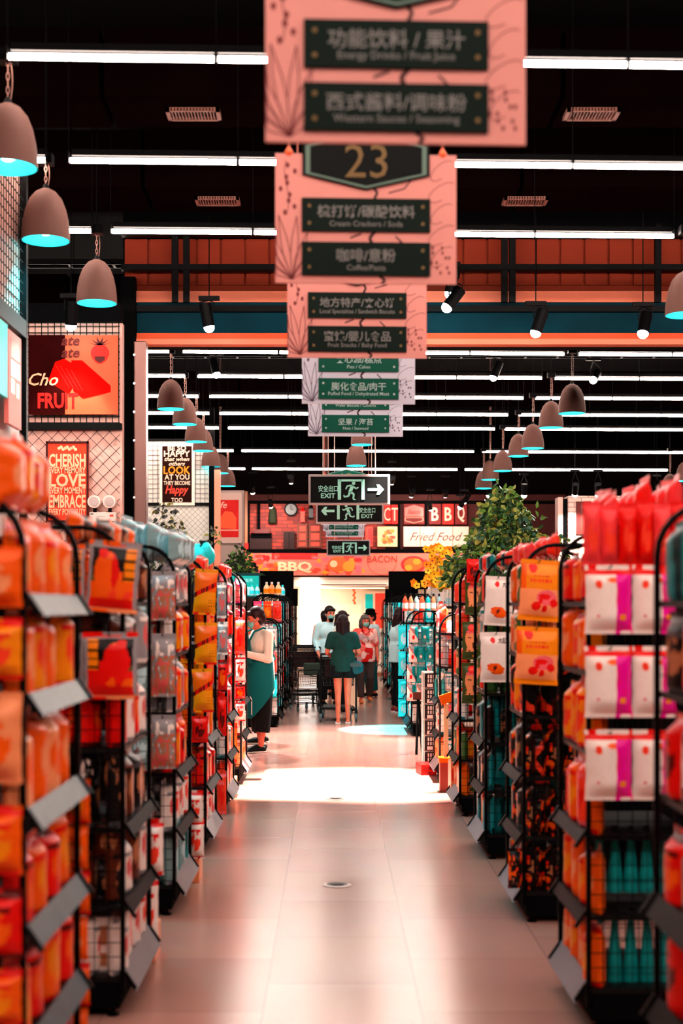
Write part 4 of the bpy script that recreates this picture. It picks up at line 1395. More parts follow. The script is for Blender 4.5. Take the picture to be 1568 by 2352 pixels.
hang('brown_tan', 228, 282, 1612, 1652, Yi, 'small, right, below the dried fruit bags', L1, True, hook=False)
for i, (a, b, c, d, ds, w) in enumerate(((172, 226, 1694, 1850, 'black_white', 'left of two dark ones inside the second left rack'), (230, 284, 1690, 1850, 'dark_tan', 'right of two dark ones inside the second left rack'),
                                        (216, 284, 1882, 1972, 'brown_tan', 'behind the grid at knee height, second left rack'), (222, 284, 1985, 2062, 'dark_tan', 'above the white drum carton, second left rack'),
                                        (172, 214, 1880, 2060, 'black_white', 'tall, low inside the second left rack'))):
    hang(ds, a, b, c, d, Yi, w, L1, True, hook=False)
a, b = P(203, 2258, Yi), P(284, 2106, Yi)
carton('white', 'tan', ((a.x + b.x) / 2, Yi, .172), (b.x - a.x, .2, b.z - .172), 0, 'white drum carton at the bottom of the second left rack', 'cartons inside the racks')
# strip of orange packets on the back of the first left rack
for i in range(6):
    z1 = 2352 - i * 100
    hang('orange_peach' if i % 2 else 'orange_red', 140, 207 - (i % 2) * 4, 1790 + i * 105, 1890 + i * 105, 4.99, '%s of the hanging strip behind the first left rack' % (['topmost', 'second', 'third', 'fourth', 'fifth', 'lowest'][i]), ('L', 0), hook=False)
for i, (py0, py1) in enumerate(((1312, 1425), (1455, 1600), (1642, 1766))):
    hang('clear', 346, 404, py0, py1, 7.9, '%s on the third left rack' % ['top', 'middle', 'lowest'][i], L2)
    hang('tealgrey', 296, 350, py0 + 6, py1 + 4, 7.92, '%s, beside the clear nut bags' % ['top', 'middle', 'lowest'][i], L2)
for i, (py0, py1) in enumerate(((1772, 1822), (1826, 1878))):
    for j in range(2):
        p = P(365 + j * 26, py1, 8.12)
        bottle('dgrey', 'ink', 'grey', p, .062, .125, 'dark jar inside the third left rack, %s row, %s' % (['upper', 'lower'][i], ['left', 'right'][j]), 'dark jars in the third left rack', 2, 'jar')
Yj = 8.08
a, b = P(362, 2044, Yj), P(402, 1890, Yj)
carton('teal', 'dteal', ((a.x + b.x) / 2, Yj, .172), (b.x - a.x, .3, b.z - .172), 0, 'teal carton at the bottom of the third left rack', 'cartons inside the racks')
# big white bags with red patches on the back of racks one and two
for i, (px0, px1, py0, py1, Y, w) in enumerate(((330, 376, 1880, 2010, 6.95, 'upper, on the back of the second left rack'), (322, 364, 2012, 2160, 6.95, 'lower, on the back of the second left rack'),
                                               (432, 466, 1815, 1895, 8.92, 'upper, on the back of the third left rack'), (432, 469, 1880, 1972, 8.92, 'lower, on the back of the third left rack'))):
    hang('red_white', px0, px1, py0, py1, Y, w, ('L', 1 + i // 2), hook=False, bul=.1)
for i, (px0, px1, py0, py1) in enumerate(((442, 494, 1307, 1412), (446, 498, 1430, 1526), (444, 491, 1536, 1636))):
    hang('snack', px0, px1, py0, py1, 9.83, '%s on the fourth left rack' % ['top', 'middle', 'lowest'][i], L3, tilt=R(4 - 3 * i))
hang('red_plain', 440, 478, 1645, 1705, 9.86, 'below the orange snack bags, fourth left rack', L3)
for i, (py0, py1, ds) in enumerate(((1715, 1760, 'orange_red'), (1764, 1815, 'red_gold'), (1818, 1872, 'orange_red'), (1876, 1925, 'red_white'))):
    hang(ds, 436, 474, py0, py1, 10.0, '%s inside the fourth left rack' % ['first', 'second', 'third', 'lowest'][i], L3, True, hook=False)
for i, (px0, px1, py0, py1, ds) in enumerate(((498, 520, 1338, 1420, 'grey_pic'), (499, 523, 1428, 1504, 'grey_pic'), (500, 522, 1515, 1590, 'red_gold'), (500, 520, 1600, 1690, 'red_plain'), (498, 520, 1770, 1870, 'coral_pink'))):
    hang(ds, px0, px1, py0, py1, 11.79, '%s down on the fifth left rack' % ordn(i), L4)
for i, (px0, px1, py0, py1, ds) in enumerate(((521, 541, 1340, 1425, 'white_rose'), (522, 542, 1430, 1500, 'pink_white'), (538, 563, 1418, 1502, 'coral_pink'), (540, 564, 1505, 1568, 'red_white'), (540, 563, 1572, 1606, 'red_gold'), (540, 563, 1610, 1656, 'red_white'), (521, 540, 1510, 1640, 'red_plain'), (522, 545, 1660, 1750, 'orange_red'))):
    hang(ds, px0, px1, py0, py1, 13.72 if px1 < 550 else 13.7, '%s down on the sixth left rack' % ordn(i), L5)
# right side
for i, (py0, py1) in enumerate(((1298, 1456), (1484, 1648), (1676, 1838))):
    w = ['top', 'middle', 'lowest'][i]
    hang('magenta', 1342, 1452, py0, py1, 5.76, '%s row, left one, second right rack' % w, R1, bul=.08)
    hang('magenta', 1449, 1556, py0, py1, 5.78, '%s row, right one, second right rack' % w, R1, bul=.08)
for i in range(5):
    p = P(1376 + i * 36, 2048, 5.96)
    bottle('bteal', 'ink', 'teal', p, .062, .28, 'teal bottle, upper row in the second right rack, %s from the aisle' % ordn(i), 'teal bottles in the second right rack', 1)
    p = P(1374 + i * 37, 2262, 5.96)
    bottle('bteal', 'ink', 'teal', p, .064, .33, 'teal bottle, lower row in the second right rack, %s from the aisle' % ordn(i), 'teal bottles in the second right rack', 1)
hang('red_plain', 1412, 1522, 1226, 1298, 5.86, 'wide, above the magenta striped bags', R1, hook=False)
hang('yellowfruit', 1187, 1285, 1286, 1426, 7.73, 'upper one on the third right rack', R2, tilt=R(4))
hang('yellowfruit', 1179, 1280, 1440, 1572, 7.73, 'lower one on the third right rack', R2, tilt=R(3))
Yk = 7.92
for i, (px0, px1, py0, py1, ds, w) in enumerate(((1206, 1244, 1592, 1682, 'fish', 'left, upper, third right rack'), (1244, 1284, 1592, 1682, 'fish', 'right, upper, third right rack'),
                                                (1206, 1262, 1690, 1806, 'fish', 'lower, beside the teal tube, third right rack'), (1210, 1256, 1832, 1916, 'chips', 'left, above the white strip, third right rack'),
                                                (1256, 1310, 1832, 1916, 'chips', 'right, above the white strip, third right rack'), (1204, 1252, 1946, 2036, 'chips', 'left, lowest, third right rack'), (1250, 1300, 1946, 2036, 'chips', 'right, lowest, third right rack'))):
    hang(ds, px0, px1, py0, py1, Yk, w, R2, True, hook=False)
hang('chips', 1166, 1206, 1948, 2040, 7.86, 'at the aisle corner, lowest, third right rack', R2, hook=False)
for j in range(2):
    p = P(1272 + j * 27, 1828, 8.0)
    o = at(MB().lathe([(.024, 0), (.024, .38), (.026, .385), (.026, .4)], 14).build('poster_tube', K('teal'), None, True), p)
    tag(o, ['teal upright tube in the third right rack, left one', 'teal upright tube in the third right rack, right one'][j], 'tube', 'teal tubes')
hang('meat', 1109, 1176, 1324, 1437, 9.67, 'upper one on the fourth right rack', R3, tilt=R(3))
hang('meat', 1102, 1173, 1452, 1567, 9.67, 'lower one on the fourth right rack', R3)
for py, pxc in ((1344, 1150), (1473, 1146)):      # lettering on the two white bags
    p = P(pxc, py, 9.67 - .035)
    o = [x for x in COL.objects if x.name.startswith('food_pouch') and abs(x.location.y - 9.67) < 1e-4 and abs(x.location.z + x.scale.z * .84 - p.z) < .12][0]
    l = MB().text('大宏', 0.2, 0.84, -0.46, .13, bold=.02).build('lettering', M('bag_ink', (90, 60, 60), .5), o)
Yl = 9.86
for i, (px0, px1, py0, py1) in enumerate(((1120, 1152, 1590, 1692), (1152, 1188, 1590, 1692), (1128, 1160, 1714, 1800), (1160, 1198, 1714, 1800), (1128, 1160, 1832, 1926), (1160, 1194, 1832, 1926))):
    hang('tealbag', px0, px1, py0, py1, Yl, '%s row, %s, fourth right rack' % (['upper', 'middle', 'lowest'][i // 2], ['left', 'right'][i % 2]), R3, True, hook=False)
for i, (px0, px1, py0, py1) in enumerate(((1067, 1105, 1324, 1412), (1061, 1104, 1428, 1515), (1060, 1106, 1522, 1616))):
    hang('nuts', px0, px1, py0, py1, 11.63, '%s on the fifth right rack' % ['top', 'middle', 'lowest'][i], R4)
for j in range(2):
    p = P(1077 + j * 18, 1644, 11.82)
    bottle('red', 'red', 'darkred', p, .058, .09, 'small red jar in the fifth right rack, %s' % ['left', 'right'][j], 'red jars', 2, 'jar')
for i, (px0, px1, py0, py1, ds) in enumerate(((1058, 1096, 1670, 1752, 'nuts'), (1058, 1094, 1778, 1858, 'nuts'))):
    hang('orange_red' if i == 0 else 'green_white', px0, px1, py0, py1, 11.85, '%s inside the fifth right rack' % ['upper', 'lower'][i], R4, True, hook=False)
for i, (px0, px1, py0, py1, ds) in enumerate(((1016, 1040, 1425, 1480, 'grey_pic'), (1016, 1042, 1490, 1535, 'coral_pink'), (1020, 1050, 1540, 1590, 'teal_white'), (1022, 1052, 1600, 1650, 'grey_pic'), (1018, 1046, 1690, 1760, 'teal_white'))):
    hang(ds, px0, px1, py0, py1, 13.96, '%s down in the low sixth right rack' % ordn(i), R5, True, hook=False)

# ------------------------------------------------------------------ goods standing on top of the racks
def on_top(key, designs, n, z, h, w, x_in=.04, rows=1, bul=.09, what='', rzj=10, ylen=None):
    t, x0, Y0, wid, H = RACKS[key]
    s = -1 if key[0] in ('L', 'FL') else 1
    rz0 = R(90) if s < 0 else R(-90)
    for r_ in range(rows):
        for j in range(n):
            d = designs[(j + r_) % len(designs)]
            lab = '%s standing on top of the %s %s rack, %s row, %s' % (WORDS[d], ordn(key[1]), SIDEW[key[0]], ['aisle', 'middle', 'back'][r_], POSW[j])
            pouch(d, (s * (x0 + x_in + .13 * r_), Y0 + (ylen or wid) * (j + .5) / n, z + .03 * r_), w, h * (.92 + .16 * hsh(j, r_, key[1])), bul, rz0 + R(rzj) * (hsh(j, r_, 5) - .5) * 2, lab, 'packets on top of the racks', rx=0, ry=R(6) * (hsh(r_, j, 2) - .5), seed=j % 2)


on_top(('L', 0), ['orange_peach', 'orange_red', 'amber_red'], 4, 2.03, .22, .19, .06, 3, .1, ylen=.5)
on_top(('L', 1), ['brown_tan', 'orange_peach'], 4, 1.97, .15, .22, .1, 2)
on_top(('L', 2), ['tealgrey'], 4, 1.97, .22, .24, .02, 3, .12)
on_top(('L', 3), ['coral_pink', 'orange_peach'], 4, 1.97, .13, .2, .05, 2)
on_top(('L', 4), ['coral_pink', 'pink_white'], 3, 1.97, .13, .2, .05, 1)
on_top(('R', 1), ['pink_top', 'red_top', 'pink_top'], 3, 1.98, .25, .17, .12, 3, .09, ylen=.5)
on_top(('R', 2), ['pink_top', 'coral_pink'], 3, 1.97, .14, .2, .06, 2)
on_top(('R', 3), ['tealbag', 'coral_pink'], 3, 1.97, .14, .18, .06, 2)
# row of tall red and pink packets facing the camera on the second right rack
for i, (px0, px1, py0, ds) in enumerate(((1338, 1378, 1152, 'pink_top'), (1376, 1420, 1160, 'pink_top'), (1420, 1462, 1156, 'red_top'), (1460, 1502, 1148, 'red_top'), (1500, 1540, 1158, 'pink_top'), (1538, 1578, 1152, 'red_top'))):
    hang(ds, px0, px1, py0, 1300, 5.79 + .02 * (i % 2), '%s along the front top of the second right rack' % ordn(i), R1, hook=False, bul=.07)
# flat packets lying on the third right rack, red oval bag on the fourth
p = P(1205, 1272, 8.1)
o = pouch('red_white', p, .17, .26, .05, R(70), 'white and red packet lying flat on top of the third right rack', 'packets on top of the racks', rx=R(80))
p = P(1240, 1264, 8.3)
o = pouch('tealbag', p, .2, .3, .05, R(85), 'teal packet lying flat on top of the third right rack', 'packets on top of the racks', rx=R(82))
hang('red_plain', 1071, 1102, 1284, 1338, 11.55, 'rounded, on top of the fifth right rack', R4, hook=False, bul=.1)
# bright cyan bag bulging on top of the fourth left rack
a, b = P(440, 1302, 10.3), P(492, 1248, 10.3)
m = MB()
for q in range(7):
    an = q * 2 * math.pi / 7
    m.ell((.045 * math.cos(an), .045 * math.sin(an), .08 + .03 * math.sin(q * 2.4)), (.045, .045, .07), 10)
m.ell((0, 0, .06), (.07, .07, .07), 12)
o = remeshed(m, .008, K('cyan'), 'plastic_sack', None, 3)
at(o, ((a.x + b.x) / 2, 10.3, a.z)); tag(o, 'bright cyan plastic sack on top of the fourth left rack', 'sack')
MB().lathe([(.03, .13), (.018, .16), (.03, .19)], 10).build('tied_neck', K('dteal'), o, True)

# ------------------------------------------------------------------ bottles and goods on the far racks' camera side
YB2 = 18.8
for r_, (py1, pxs) in enumerate(((1476, (950, 976, 1003)), (1521, (948, 967, 988, 1010)), (1567, (944, 966, 990, 1012)), (1610, (944, 966)))):
    for j, px in enumerate(pxs):
        tealb = (r_ + j) % 4 > 0 and j > 0
        hang('tealwash' if tealb else 'rosewash', px - 10, px + 10, py1 - 41, py1, YB2 - .03, '%s row down, %s, on the low bottle rack' % (ordn(r_), POSW[j]), ('FR', 0))
for j in range(7):
    p = P(930 + j * 13, 1405 + (j % 2) * 3, 19.3 + .1 * j)
    bottle(['coral', 'tan', 'greyteal', 'coral', 'teal', 'tan', 'greyteal'][j], 'ink', 'white', Vector((p.x, p.y, 1.66)), .075, .24, 'bottle standing on top of the low bottle rack, %s from the aisle' % ordn(j), 'bottles on top of the low right rack')
for j in range(6):
    for r_ in range(2):
        p = P(985 + j * 10, 1400, 22.5 + .12 * r_)
        bottle('white', 'white', 'paleblue', Vector((p.x, p.y, 1.72 + r_ * .08)), .07, .28, 'white bottle in the bright cluster under the orchids, %s row, %s' % (['front', 'back'][r_], ordn(j)), 'white bottles under the orchids')
t = thing('bottle_stand', 'low shelf stand carrying the white bottles under the orchids', 'stand', (P(1012, 1400, 22.6).x, 22.6, 0))
MB().bb((-.27, -.14, 1.68), (.27, .2, 1.718)).build('top', DECK, t); MB().bb((-.25, .0, 1.718), (.25, .18, 1.798)).build('riser', DECK, t)
for x in (-.24, .24):
    MB().bb((x - .02, -.1, 0), (x + .02, .14, 1.68)).build('leg', BLACK, t)
for k in range(1, 6):
    Y, x, h = FARR[k]
    for r_ in range(4):
        for j in range(3):
            ds = pal_r[(r_ + j + k) % 5][j % 2]
            hang(ds, CX + (x + .02 + j * .15) * F / Y, CX + (x + .15 + j * .15) * F / Y, CY - (h - .12 - r_ * .36 - EYE) * F / Y, CY - (h - .42 - r_ * .36 - EYE) * F / Y, Y - .05, 'row %s, %s, front of the %s far right rack' % (ordn(r_), POSW[j], ordn(k)), ('FR', k), hook=False)
FLD = [('white_rose', 'red_white', 'coral_pink'), ('white_rose', 'teal_white', 'pink_white'), ('coral_pink', 'orange_red', 'pink_white'), ('cyan_white', 'white_rose', 'cyan_white')]
for k in range(6):
    Y, x, h = FARL[k]
    for r_ in range(4 if h > 1.6 else 3):
        for j in range(3):
            ds = FLD[(r_ + k + 1) % 4][j]
            hang(ds, CX - (x + .15 + j * .15) * F / Y, CX - (x + .02 + j * .15) * F / Y, CY - (h - .1 - r_ * .36 - EYE) * F / Y, CY - (h - .4 - r_ * .36 - EYE) * F / Y, Y - .05, 'row %s, %s, front of the %s far left rack' % (ordn(r_), POSW[j], ordn(k)), ('FL', k), hook=False)
for j, px in enumerate((612, 624, 639)):
    Y = 22.3
    p = P(px, 1365, Y)
    bottle('cream' if j != 1 else 'peach', 'white', 'amber', Vector((p.x, Y, 1.9)), .1, .2, 'cream juice bottle on top of the second far left rack, %s' % POSW[j], 'juice bottles on the far left rack')
for j, px in enumerate((585, 597, 655)):
    p = P(px, 1368, 24.2)
    bottle('paleblue', 'cyan', 'cyan', Vector((p.x - .05, 24.2 + .05 * j, 1.9)), .09, .18, 'pale blue bottle on the third far left rack, %s' % POSW[j], 'pale blue bottles')

for i, (py0, py1) in enumerate(((1436, 1492), (1496, 1552), (1560, 1604), (1606, 1646))):
    hang('cyan_plain', 914, 939, py0, py1, 20.28, '%s down in the column at the aisle edge behind the bottle rack' % ordn(i), ('FR', 0), hook=False)
# black and white carton tower beside the sixth right rack, crates, easel signs
YT = 15.0
t0 = P(972, 1765, YT)
tow = []
for i in range(6):
    py1 = 1760 - i * 36
    a, b = P(974, py1, YT), P(1000, py1 - 35, YT)
    c = thing('display_carton', 'black fronted display carton in the tower, %s from the top' % ordn(5 - i), 'box', ((a.x + b.x) / 2, YT, a.z), 0, 'black and white carton tower')
    w, h = b.x - a.x, b.z - a.z
    MB().bb((-w / 2, 0, 0), (w / 2, .5, h - .004)).build('body', K('white'), c, bevel=.004)
    MB().bb((-w / 2 + .004, -.004, .004), (w / 2 - .004, -.0005, h - .008)).build('front_panel', K('ink'), c)
    m = MB()
    for q in range(4):
        x = -w * .2 + q * .027
        m.rect(x, h * .62, x + .016, h * .86, -.006, -.0045); m.rect(x, h * .36, x + .014, h * .56, -.006, -.0045)
    m.rect(-w * .25, h * .06, w * .25, h * .28, -.006, -.0045)
    m.build('printed_marks', K('white'), c)
    MB().bb((-w / 2 - .004, .0, .002), (-w / 2 - .0005, .06, h - .006)).build('teal_edge', K('teal'), c)
a = P(968, 1790, 14.6)
o = carton('red', 'darkred', (a.x + .07, 14.55, 0), (.16, .28, .11), R(8), 'small red box on the floor before the carton tower', None)
t = thing('a_frame_sign', 'black leaning easel sign with a brown top card at the aisle edge', 'easel', (P(955, 1725, 16.8).x, 16.8, 0))
MB().cyl((-.01, -.25, 0), (.03, .1, .62), .016, 6).cyl((.07, -.05, 0), (.04, .12, .62), .016, 6).build('leg', BLACK, t)
MB().cyl((.1, .35, 0), (.04, .14, .62), .014, 6).build('back_leg', BLACK, t)
MB().box((.02, .1, .66), (.1, .02, .09)).build('card', K('brown'), t)
t = thing('wooden_sign_stand', 'small orange wooden stand with a tilted price board', 'sign stand', (P(1024, 1690, 13.3).x, 13.3, 0))
MB().bb((-.02, -.02, .3), (.02, .02, .82)).build('post', M('pine_wood', (255, 176, 126), .5, noise=.2, nscale=9), t)
MB().bb((-.07, -.09, .28), (.07, .09, .32)).build('foot_board', K('orange'), t)
MB().box((0, -.02, .87), (.12, .03, .09), 0, Matrix.Rotation(R(-18), 3, 'Y')).build('price_board', K('orange'), t)
MB().bb((-.06, -.06, 0), (.06, .06, .28)).build('box_base', M('crate_red_brown', (120, 40, 30), .5), t)
for i, (px0, px1, py0, py1, Y) in enumerate(((1014, 1034, 1758, 1795, 13.4), (1014, 1034, 1796, 1832, 13.4), (1035, 1056, 1752, 1835, 12.3))):
    a, b = P(px0, py1, Y), P(px1, py0, Y)
    zb = max(0.0, a.z)
    carton('peach', 'red', ((a.x + b.x) / 2, Y, zb if i != 1 else 0), (b.x - a.x, .3, b.z - a.z), 0, 'peach wooden crate low by the right racks, %s' % ['upper of the pair', 'lower of the pair', 'nearer single one'][i], 'crates by the right racks')
for i, (px, Y, w) in enumerate(((449, 8.95, 'third'), (345, 6.95, 'second'), (535, 12.9, 'fifth'))):
    carton('peach', 'orange', (P(px, 2000, Y).x - .03, Y - .02, 0), (.11, .24, .17), 0, 'plain brown cardboard box on the floor behind the %s left rack' % w, 'cardboard boxes on the floor')
# ------------------------------------------------------------------ deli front at the back of the store
YD = 38.0
kx = YD / F


def X(px):
    return (px - CX) * kx


def Z(py):
    return EYE + (CY - py) * kx


def brick_mat(name, c1, c2, mortar, sx=1.0):
    m = bpy.data.materials.new(name)
    m.use_nodes = True
    nt = m.node_tree
    b = nt.nodes['Principled BSDF']
    tc = nt.nodes.new('ShaderNodeTexCoord')
    mp = nt.nodes.new('ShaderNodeMapping')
    mp.inputs['Rotation'].default_value = (R(90), 0, 0)
    br = nt.nodes.new('ShaderNodeTexBrick')
    br.inputs['Scale'].default_value = sx
    br.inputs['Brick Width'].default_value = .3
    br.inputs['Row Height'].default_value = .1
    br.inputs['Mortar Size'].default_value = .012
    for k, c in (('Color1', c1), ('Color2', c2), ('Mortar', mortar)):
        br.inputs[k].default_value = tuple(lin(v) for v in c) + (1,)
    nt.links.new(tc.outputs['Object'], mp.inputs[0])
    nt.links.new(mp.outputs[0], br.inputs['Vector'])
    nt.links.new(br.outputs['Color'], b.inputs['Base Color'])
    b.inputs['Roughness'].default_value = .7
    return m


BRICK = brick_mat('red_brick', (190, 50, 28), (120, 24, 14), (96, 26, 18))
WBRICK = brick_mat('white_brick', (216, 176, 164), (196, 156, 146), (150, 116, 108))
DARKW = M('facade_dark_wood', (74, 20, 14), .6, noise=.3, nscale=4)
fac = struct(MB().bb((X(565), YD + .12, Z(1330)), (X(1300), YD + .3, Z(1135))).build('wall_deli', DARKW))
MB().bb((X(570), YD + .08, Z(1262)), (X(742), YD + .13, Z(1155))).build('brick_panel', BRICK, fac)
MB().bb((X(742), YD + .08, Z(1262)), (X(885), YD + .13, Z(1155))).build('brick_panel', BRICK, fac)
MB().bb((X(565), YD - .05, Z(1157)), (X(1300), YD + .2, Z(1150))).build('top_beam', VOID, fac)
MB().bb((X(565), YD - .25, Z(1272)), (X(1300), YD + .12, Z(1262))).build('lower_beam', VOID, fac)
for px in (570, 594, 915, 977):
    MB().bb((X(px) - .04, YD - .06, Z(1262)), (X(px) + .04, YD + .1, Z(1150))).build('mullion', VOID, fac)
MB().bb((X(563), YD - .2, Z(1285)), (X(569), YD + .1, Z(1130))).build('end_post', K('tan'), fac)
MB().bb((X(563), YD - .22, Z(1285)), (X(571), YD - .2, Z(1248))).build('end_post_red_foot', K('red'), fac)

# dressing inside the recess
t = thing('wall_clock', 'round black rimmed clock on the red brick wall', 'clock', (X(668), YD + .05, Z(1170)))
MB().cyl((0, -.06, 0), (0, .02, 0), .185, 24).build('rim', BLACK, t, True)
MB().cyl((0, -.07, 0), (0, -.058, 0), .145, 24).build('dial', M('dial_grey', (130, 130, 128), .4), t, True)
MB().bb((-.008, -.074, 0), (.008, -.071, .1)).bb((0, -.074, -.008), (.07, -.071, .008)).build('hands', BLACK, t)
for nm, px, py, rgb, lab in (('lantern', 695, 1200, 'coral', 'red glowing lantern standing between clock and exit sign'), ('lantern', 714, 1192, 'dgrey', 'black lantern hanging beside the middle exit sign')):
    t = thing(nm, lab, 'lantern', (X(px), YD - .05, Z(py)))
    MB().bb((-.07, -.07, 0), (.07, .07, .03)).bb((-.07, -.07, .27), (.07, .07, .3)).build('frame', BLACK if rgb == 'dgrey' else K('red'), t)
    MB().bb((-.055, -.055, .03), (.055, .055, .27)).build('glass', K(rgb), t)
    MB().lathe([(.07, .3), (.02, .38), (.02, .42)], 8).build('lid', BLACK if rgb == 'dgrey' else K('red'), t)
for i, (px0, px1) in enumerate(((682, 706), (709, 738))):
    t = thing('wooden_window_frame', ['narrow wooden lattice frame in front of the brick wall, left one', 'wooden lattice frame in front of the brick wall beside the signs, right one'][i], 'frame', (X(px0), YD - .1, Z(1258)))
    w, h = X(px1) - X(px0), Z(1203) - Z(1258)
    m = MB()
    for x in (0, w - .05):
        m.bb((x, 0, 0), (x + .05, .05, h))
    for z in (0, h * .25, h * .62, h - .05):
        m.bb((0, .005, z), (w, .045, z + .05))
    m.build('frame', M('weathered_wood', (120, 62, 50), .6, noise=.2), t)
    MB().bb((.05, .05, .0), (w - .05, .06, h)).build('backing', K('coral'), t)
t = thing('dark_cupboard', 'dark low cupboard in the brick recess below the clock', 'cupboard', (X(664), YD - .2, Z(1262)))
MB().bb((-.15, 0, 0), (.15, .25, .46)).build('body', M('cupboard_dark', (40, 10, 8), .5), t); MB().bb((-.005, -.01, .02), (.005, 0, .44)).build('door_gap', BLACK, t)
t = thing('bench', 'dark bench with red cushions at the left end of the recess', 'bench', (X(602), YD - .25, Z(1262)))
MB().bb((-.32, 0, 0), (.26, .2, .28)).build('body', M('cupboard_dark', (40, 10, 8), .5), t)
MB().bb((-.2, -.01, .42), (.2, .1, .52)).build('cushion', K('darkred'), t); MB().bb((-.3, .1, .28), (.26, .16, .44)).build('backrest', VOID, t)
t = thing('hanging_coat', 'dark olive garment hanging on the brick wall beside the spotlight', 'garment', (X(626), YD - .06, Z(1202)))
MB().lathe([(.1, 0), (.12, .05), (.1, .3), (.07, .42), (.02, .46)], 10).build('coat', M('coat_olive', (44, 46, 30), .8), t, True); MB().cyl((0, .02, .46), (0, .02, .54), .008, 5).build('hook', BLACK, t)

# upper right sign boards
FRY = YD - .02
def board(name, px0, px1, py0, py1, col, label, txt=None, tmat=None, size=.3, width=None, shear=0, bold=.0, cat='sign', depth=.06):
    w, h = X(px1) - X(px0), Z(py0) - Z(py1)
    t = thing(name, label, cat, ((X(px0) + X(px1)) / 2, FRY - .04, Z(py1)))
    MB().bb((-w / 2, -depth, 0), (w / 2, .1, h)).build('board', col, t, bevel=.01)
    if txt:
        MB().text(txt, 0, h / 2, -depth - .004, size, 0, width=width, shear=shear, bold=bold).build('lettering', tmat, t)
    return t, w, h


RPL = M('plank_red', (214, 28, 14), .5, noise=.25, nscale=5)
RPD = M('plank_dark_red', (120, 14, 10), .5, noise=.25, nscale=5)
CRL = M('sign_cream_letter', (255, 190, 165), .5)
board('letter_plank', 880, 897, 1160, 1204, RPL, 'red plank with letter C, partly behind the middle exit sign', 'C', CRL, .5, .17, cat='letter sign')
board('letter_plank', 898, 913, 1160, 1204, RPL, 'red plank with letter T right of the middle exit sign', 'T', CRL, .5, .17, cat='letter sign')
for i, (a, b, c, col) in enumerate(((984, 1012, 'B', RPD), (1015, 1041, 'B', RPL), (1044, 1071, 'Q', RPD))):
    board('letter_plank', a, b, 1158, 1205, col, ['dark red plank with first letter B of the barbecue sign', 'bright red plank with second letter B of the barbecue sign', 'dark red plank with the letter Q beside the tree'][i], c, CRL, .5, .19, bold=.02, cat='letter sign')
t, w, h = board('burger_sign', 926, 974, 1158, 1205, RPD, 'dark red panel with an orange badge above the fried food board')
m = MB()
m.poly([(-w * .45, h * .38), (w * .45, h * .38), (w * .45, h * .8), (0, h * .95), (-w * .45, h * .8)], -.066, -.0605, 0)
m.poly([(-w * .45, h * .34), (-w * .45, h * .16), (0, h * .05), (w * .45, h * .16), (w * .45, h * .34)], -.066, -.0605, 1)
m.poly([(-w * .4, h * .31), (-w * .4, h * .19), (0, h * .09), (w * .4, h * .19), (w * .4, h * .31)], -.069, -.0665, 2)
m.text('Sauce', 0, h * .62, -.069, .17, 2, width=w * .62, shear=.3, bold=.01)
m.build('badge', [K('coral'), K('tan'), RPD], t)
t, w, h = board('fried_food_board', 926, 1075, 1210, 1256, M('plank_cream', (255, 196, 176), .5, noise=.12, nscale=2), 'cream plank board reading Fried Food', 'Fried Food', M('script_brown', (90, 50, 40), .5), .32, 1.4, shear=.45)
MB().bb((-.01, -.064, 0), (.0, -.0605, h)).bb((-w * .25, -.064, 0), (-w * .24, -.0605, h)).bb((w * .25, -.064, 0), (w * .26, -.0605, h)).build('plank_joint', K('tan'), t)
t, w, h = board('food_picture', 866, 912, 1210, 1256, M('picture_cream', (255, 200, 150), .5), 'square cream picture of fried food beside the black mullion', cat='picture')
m = MB(); rr = random.Random(3)
for q in range(16):
    m.disc(rr.uniform(-.17, .17), h / 2 + rr.uniform(-.16, .16), rr.uniform(.03, .08), rr.uniform(.03, .07), -.064 - q * .0004, -.0605, q % 3, 10)
m.build('food_print', [K('orange'), K('coral'), K('yellow')], t)
t, w, h = board('food_picture', 838, 856, 1210, 1256, K('coral'), 'narrow pink and red picture behind the lowest exit sign', cat='picture')
MB().rect(-w * .1, h * .1, w * .4, h * .9, -.064, -.0605).build('print', K('red'), t)

# mural band above the counter
t = thing('mural_banner', 'long red food mural band with white barbecue letters and BACON lettering', 'banner', (0, YD - .37, Z(1322)))
hb = Z(1272) - Z(1322)
MB().bb((X(565), 0, 0), (X(1300), .1, hb)).build('panel', M('mural_pink', (255, 120, 100), .5, noise=.35, nscale=1.6), t)
m = MB()
m.rect(X(625), hb * .72, X(730), hb, -.006, -.001, 0)
for q in range(110):
    px = rr.choice((rr.uniform(570, 640), rr.uniform(715, 835), rr.uniform(925, 1290)))
    m.disc(X(px), hb * rr.uniform(.1, .9), rr.uniform(.03, .12), rr.uniform(.03, .09), -.006 - q * .00015, -.001, rr.choice((0, 1, 1, 2, 5, 5, 3)), 12)
m.disc(X(775), hb * .5, .26, .2, -.03, -.02, 2); m.disc(X(800), hb * .4, .16, .14, -.034, -.03, 3); m.disc(X(766), hb * .52, .1, .09, -.036, -.03, 4)
m.disc(X(947), hb * .5, .33, .22, -.03, -.02, 0); m.disc(X(947), hb * .5, .25, .17, -.033, -.03, 2); m.disc(X(955), hb * .62, .1, .08, -.036, -.033, 3); m.disc(X(936), hb * .34, .1, .08, -.036, -.033, 3)
m.build('food_print', [K('red'), K('coral'), K('orange'), K('yellow'), K('cream'), K('pink')], t)
m = MB()
m.text('BBQ', X(678), hb * .36, -.04, .33, 0, width=.9, bold=.04)
m.text('BACON', X(876), hb * .74, -.04, .26, 1, width=.78)
m.ribbon([(X(876) + .38 * math.cos(a), hb * .62 + .36 * math.sin(a)) for a in [R(q) for q in range(185, 356, 14)]], .012, -.039, 1)
m.build('lettering', [K('cream'), M('bacon_red', (190, 50, 30), .5)], t)

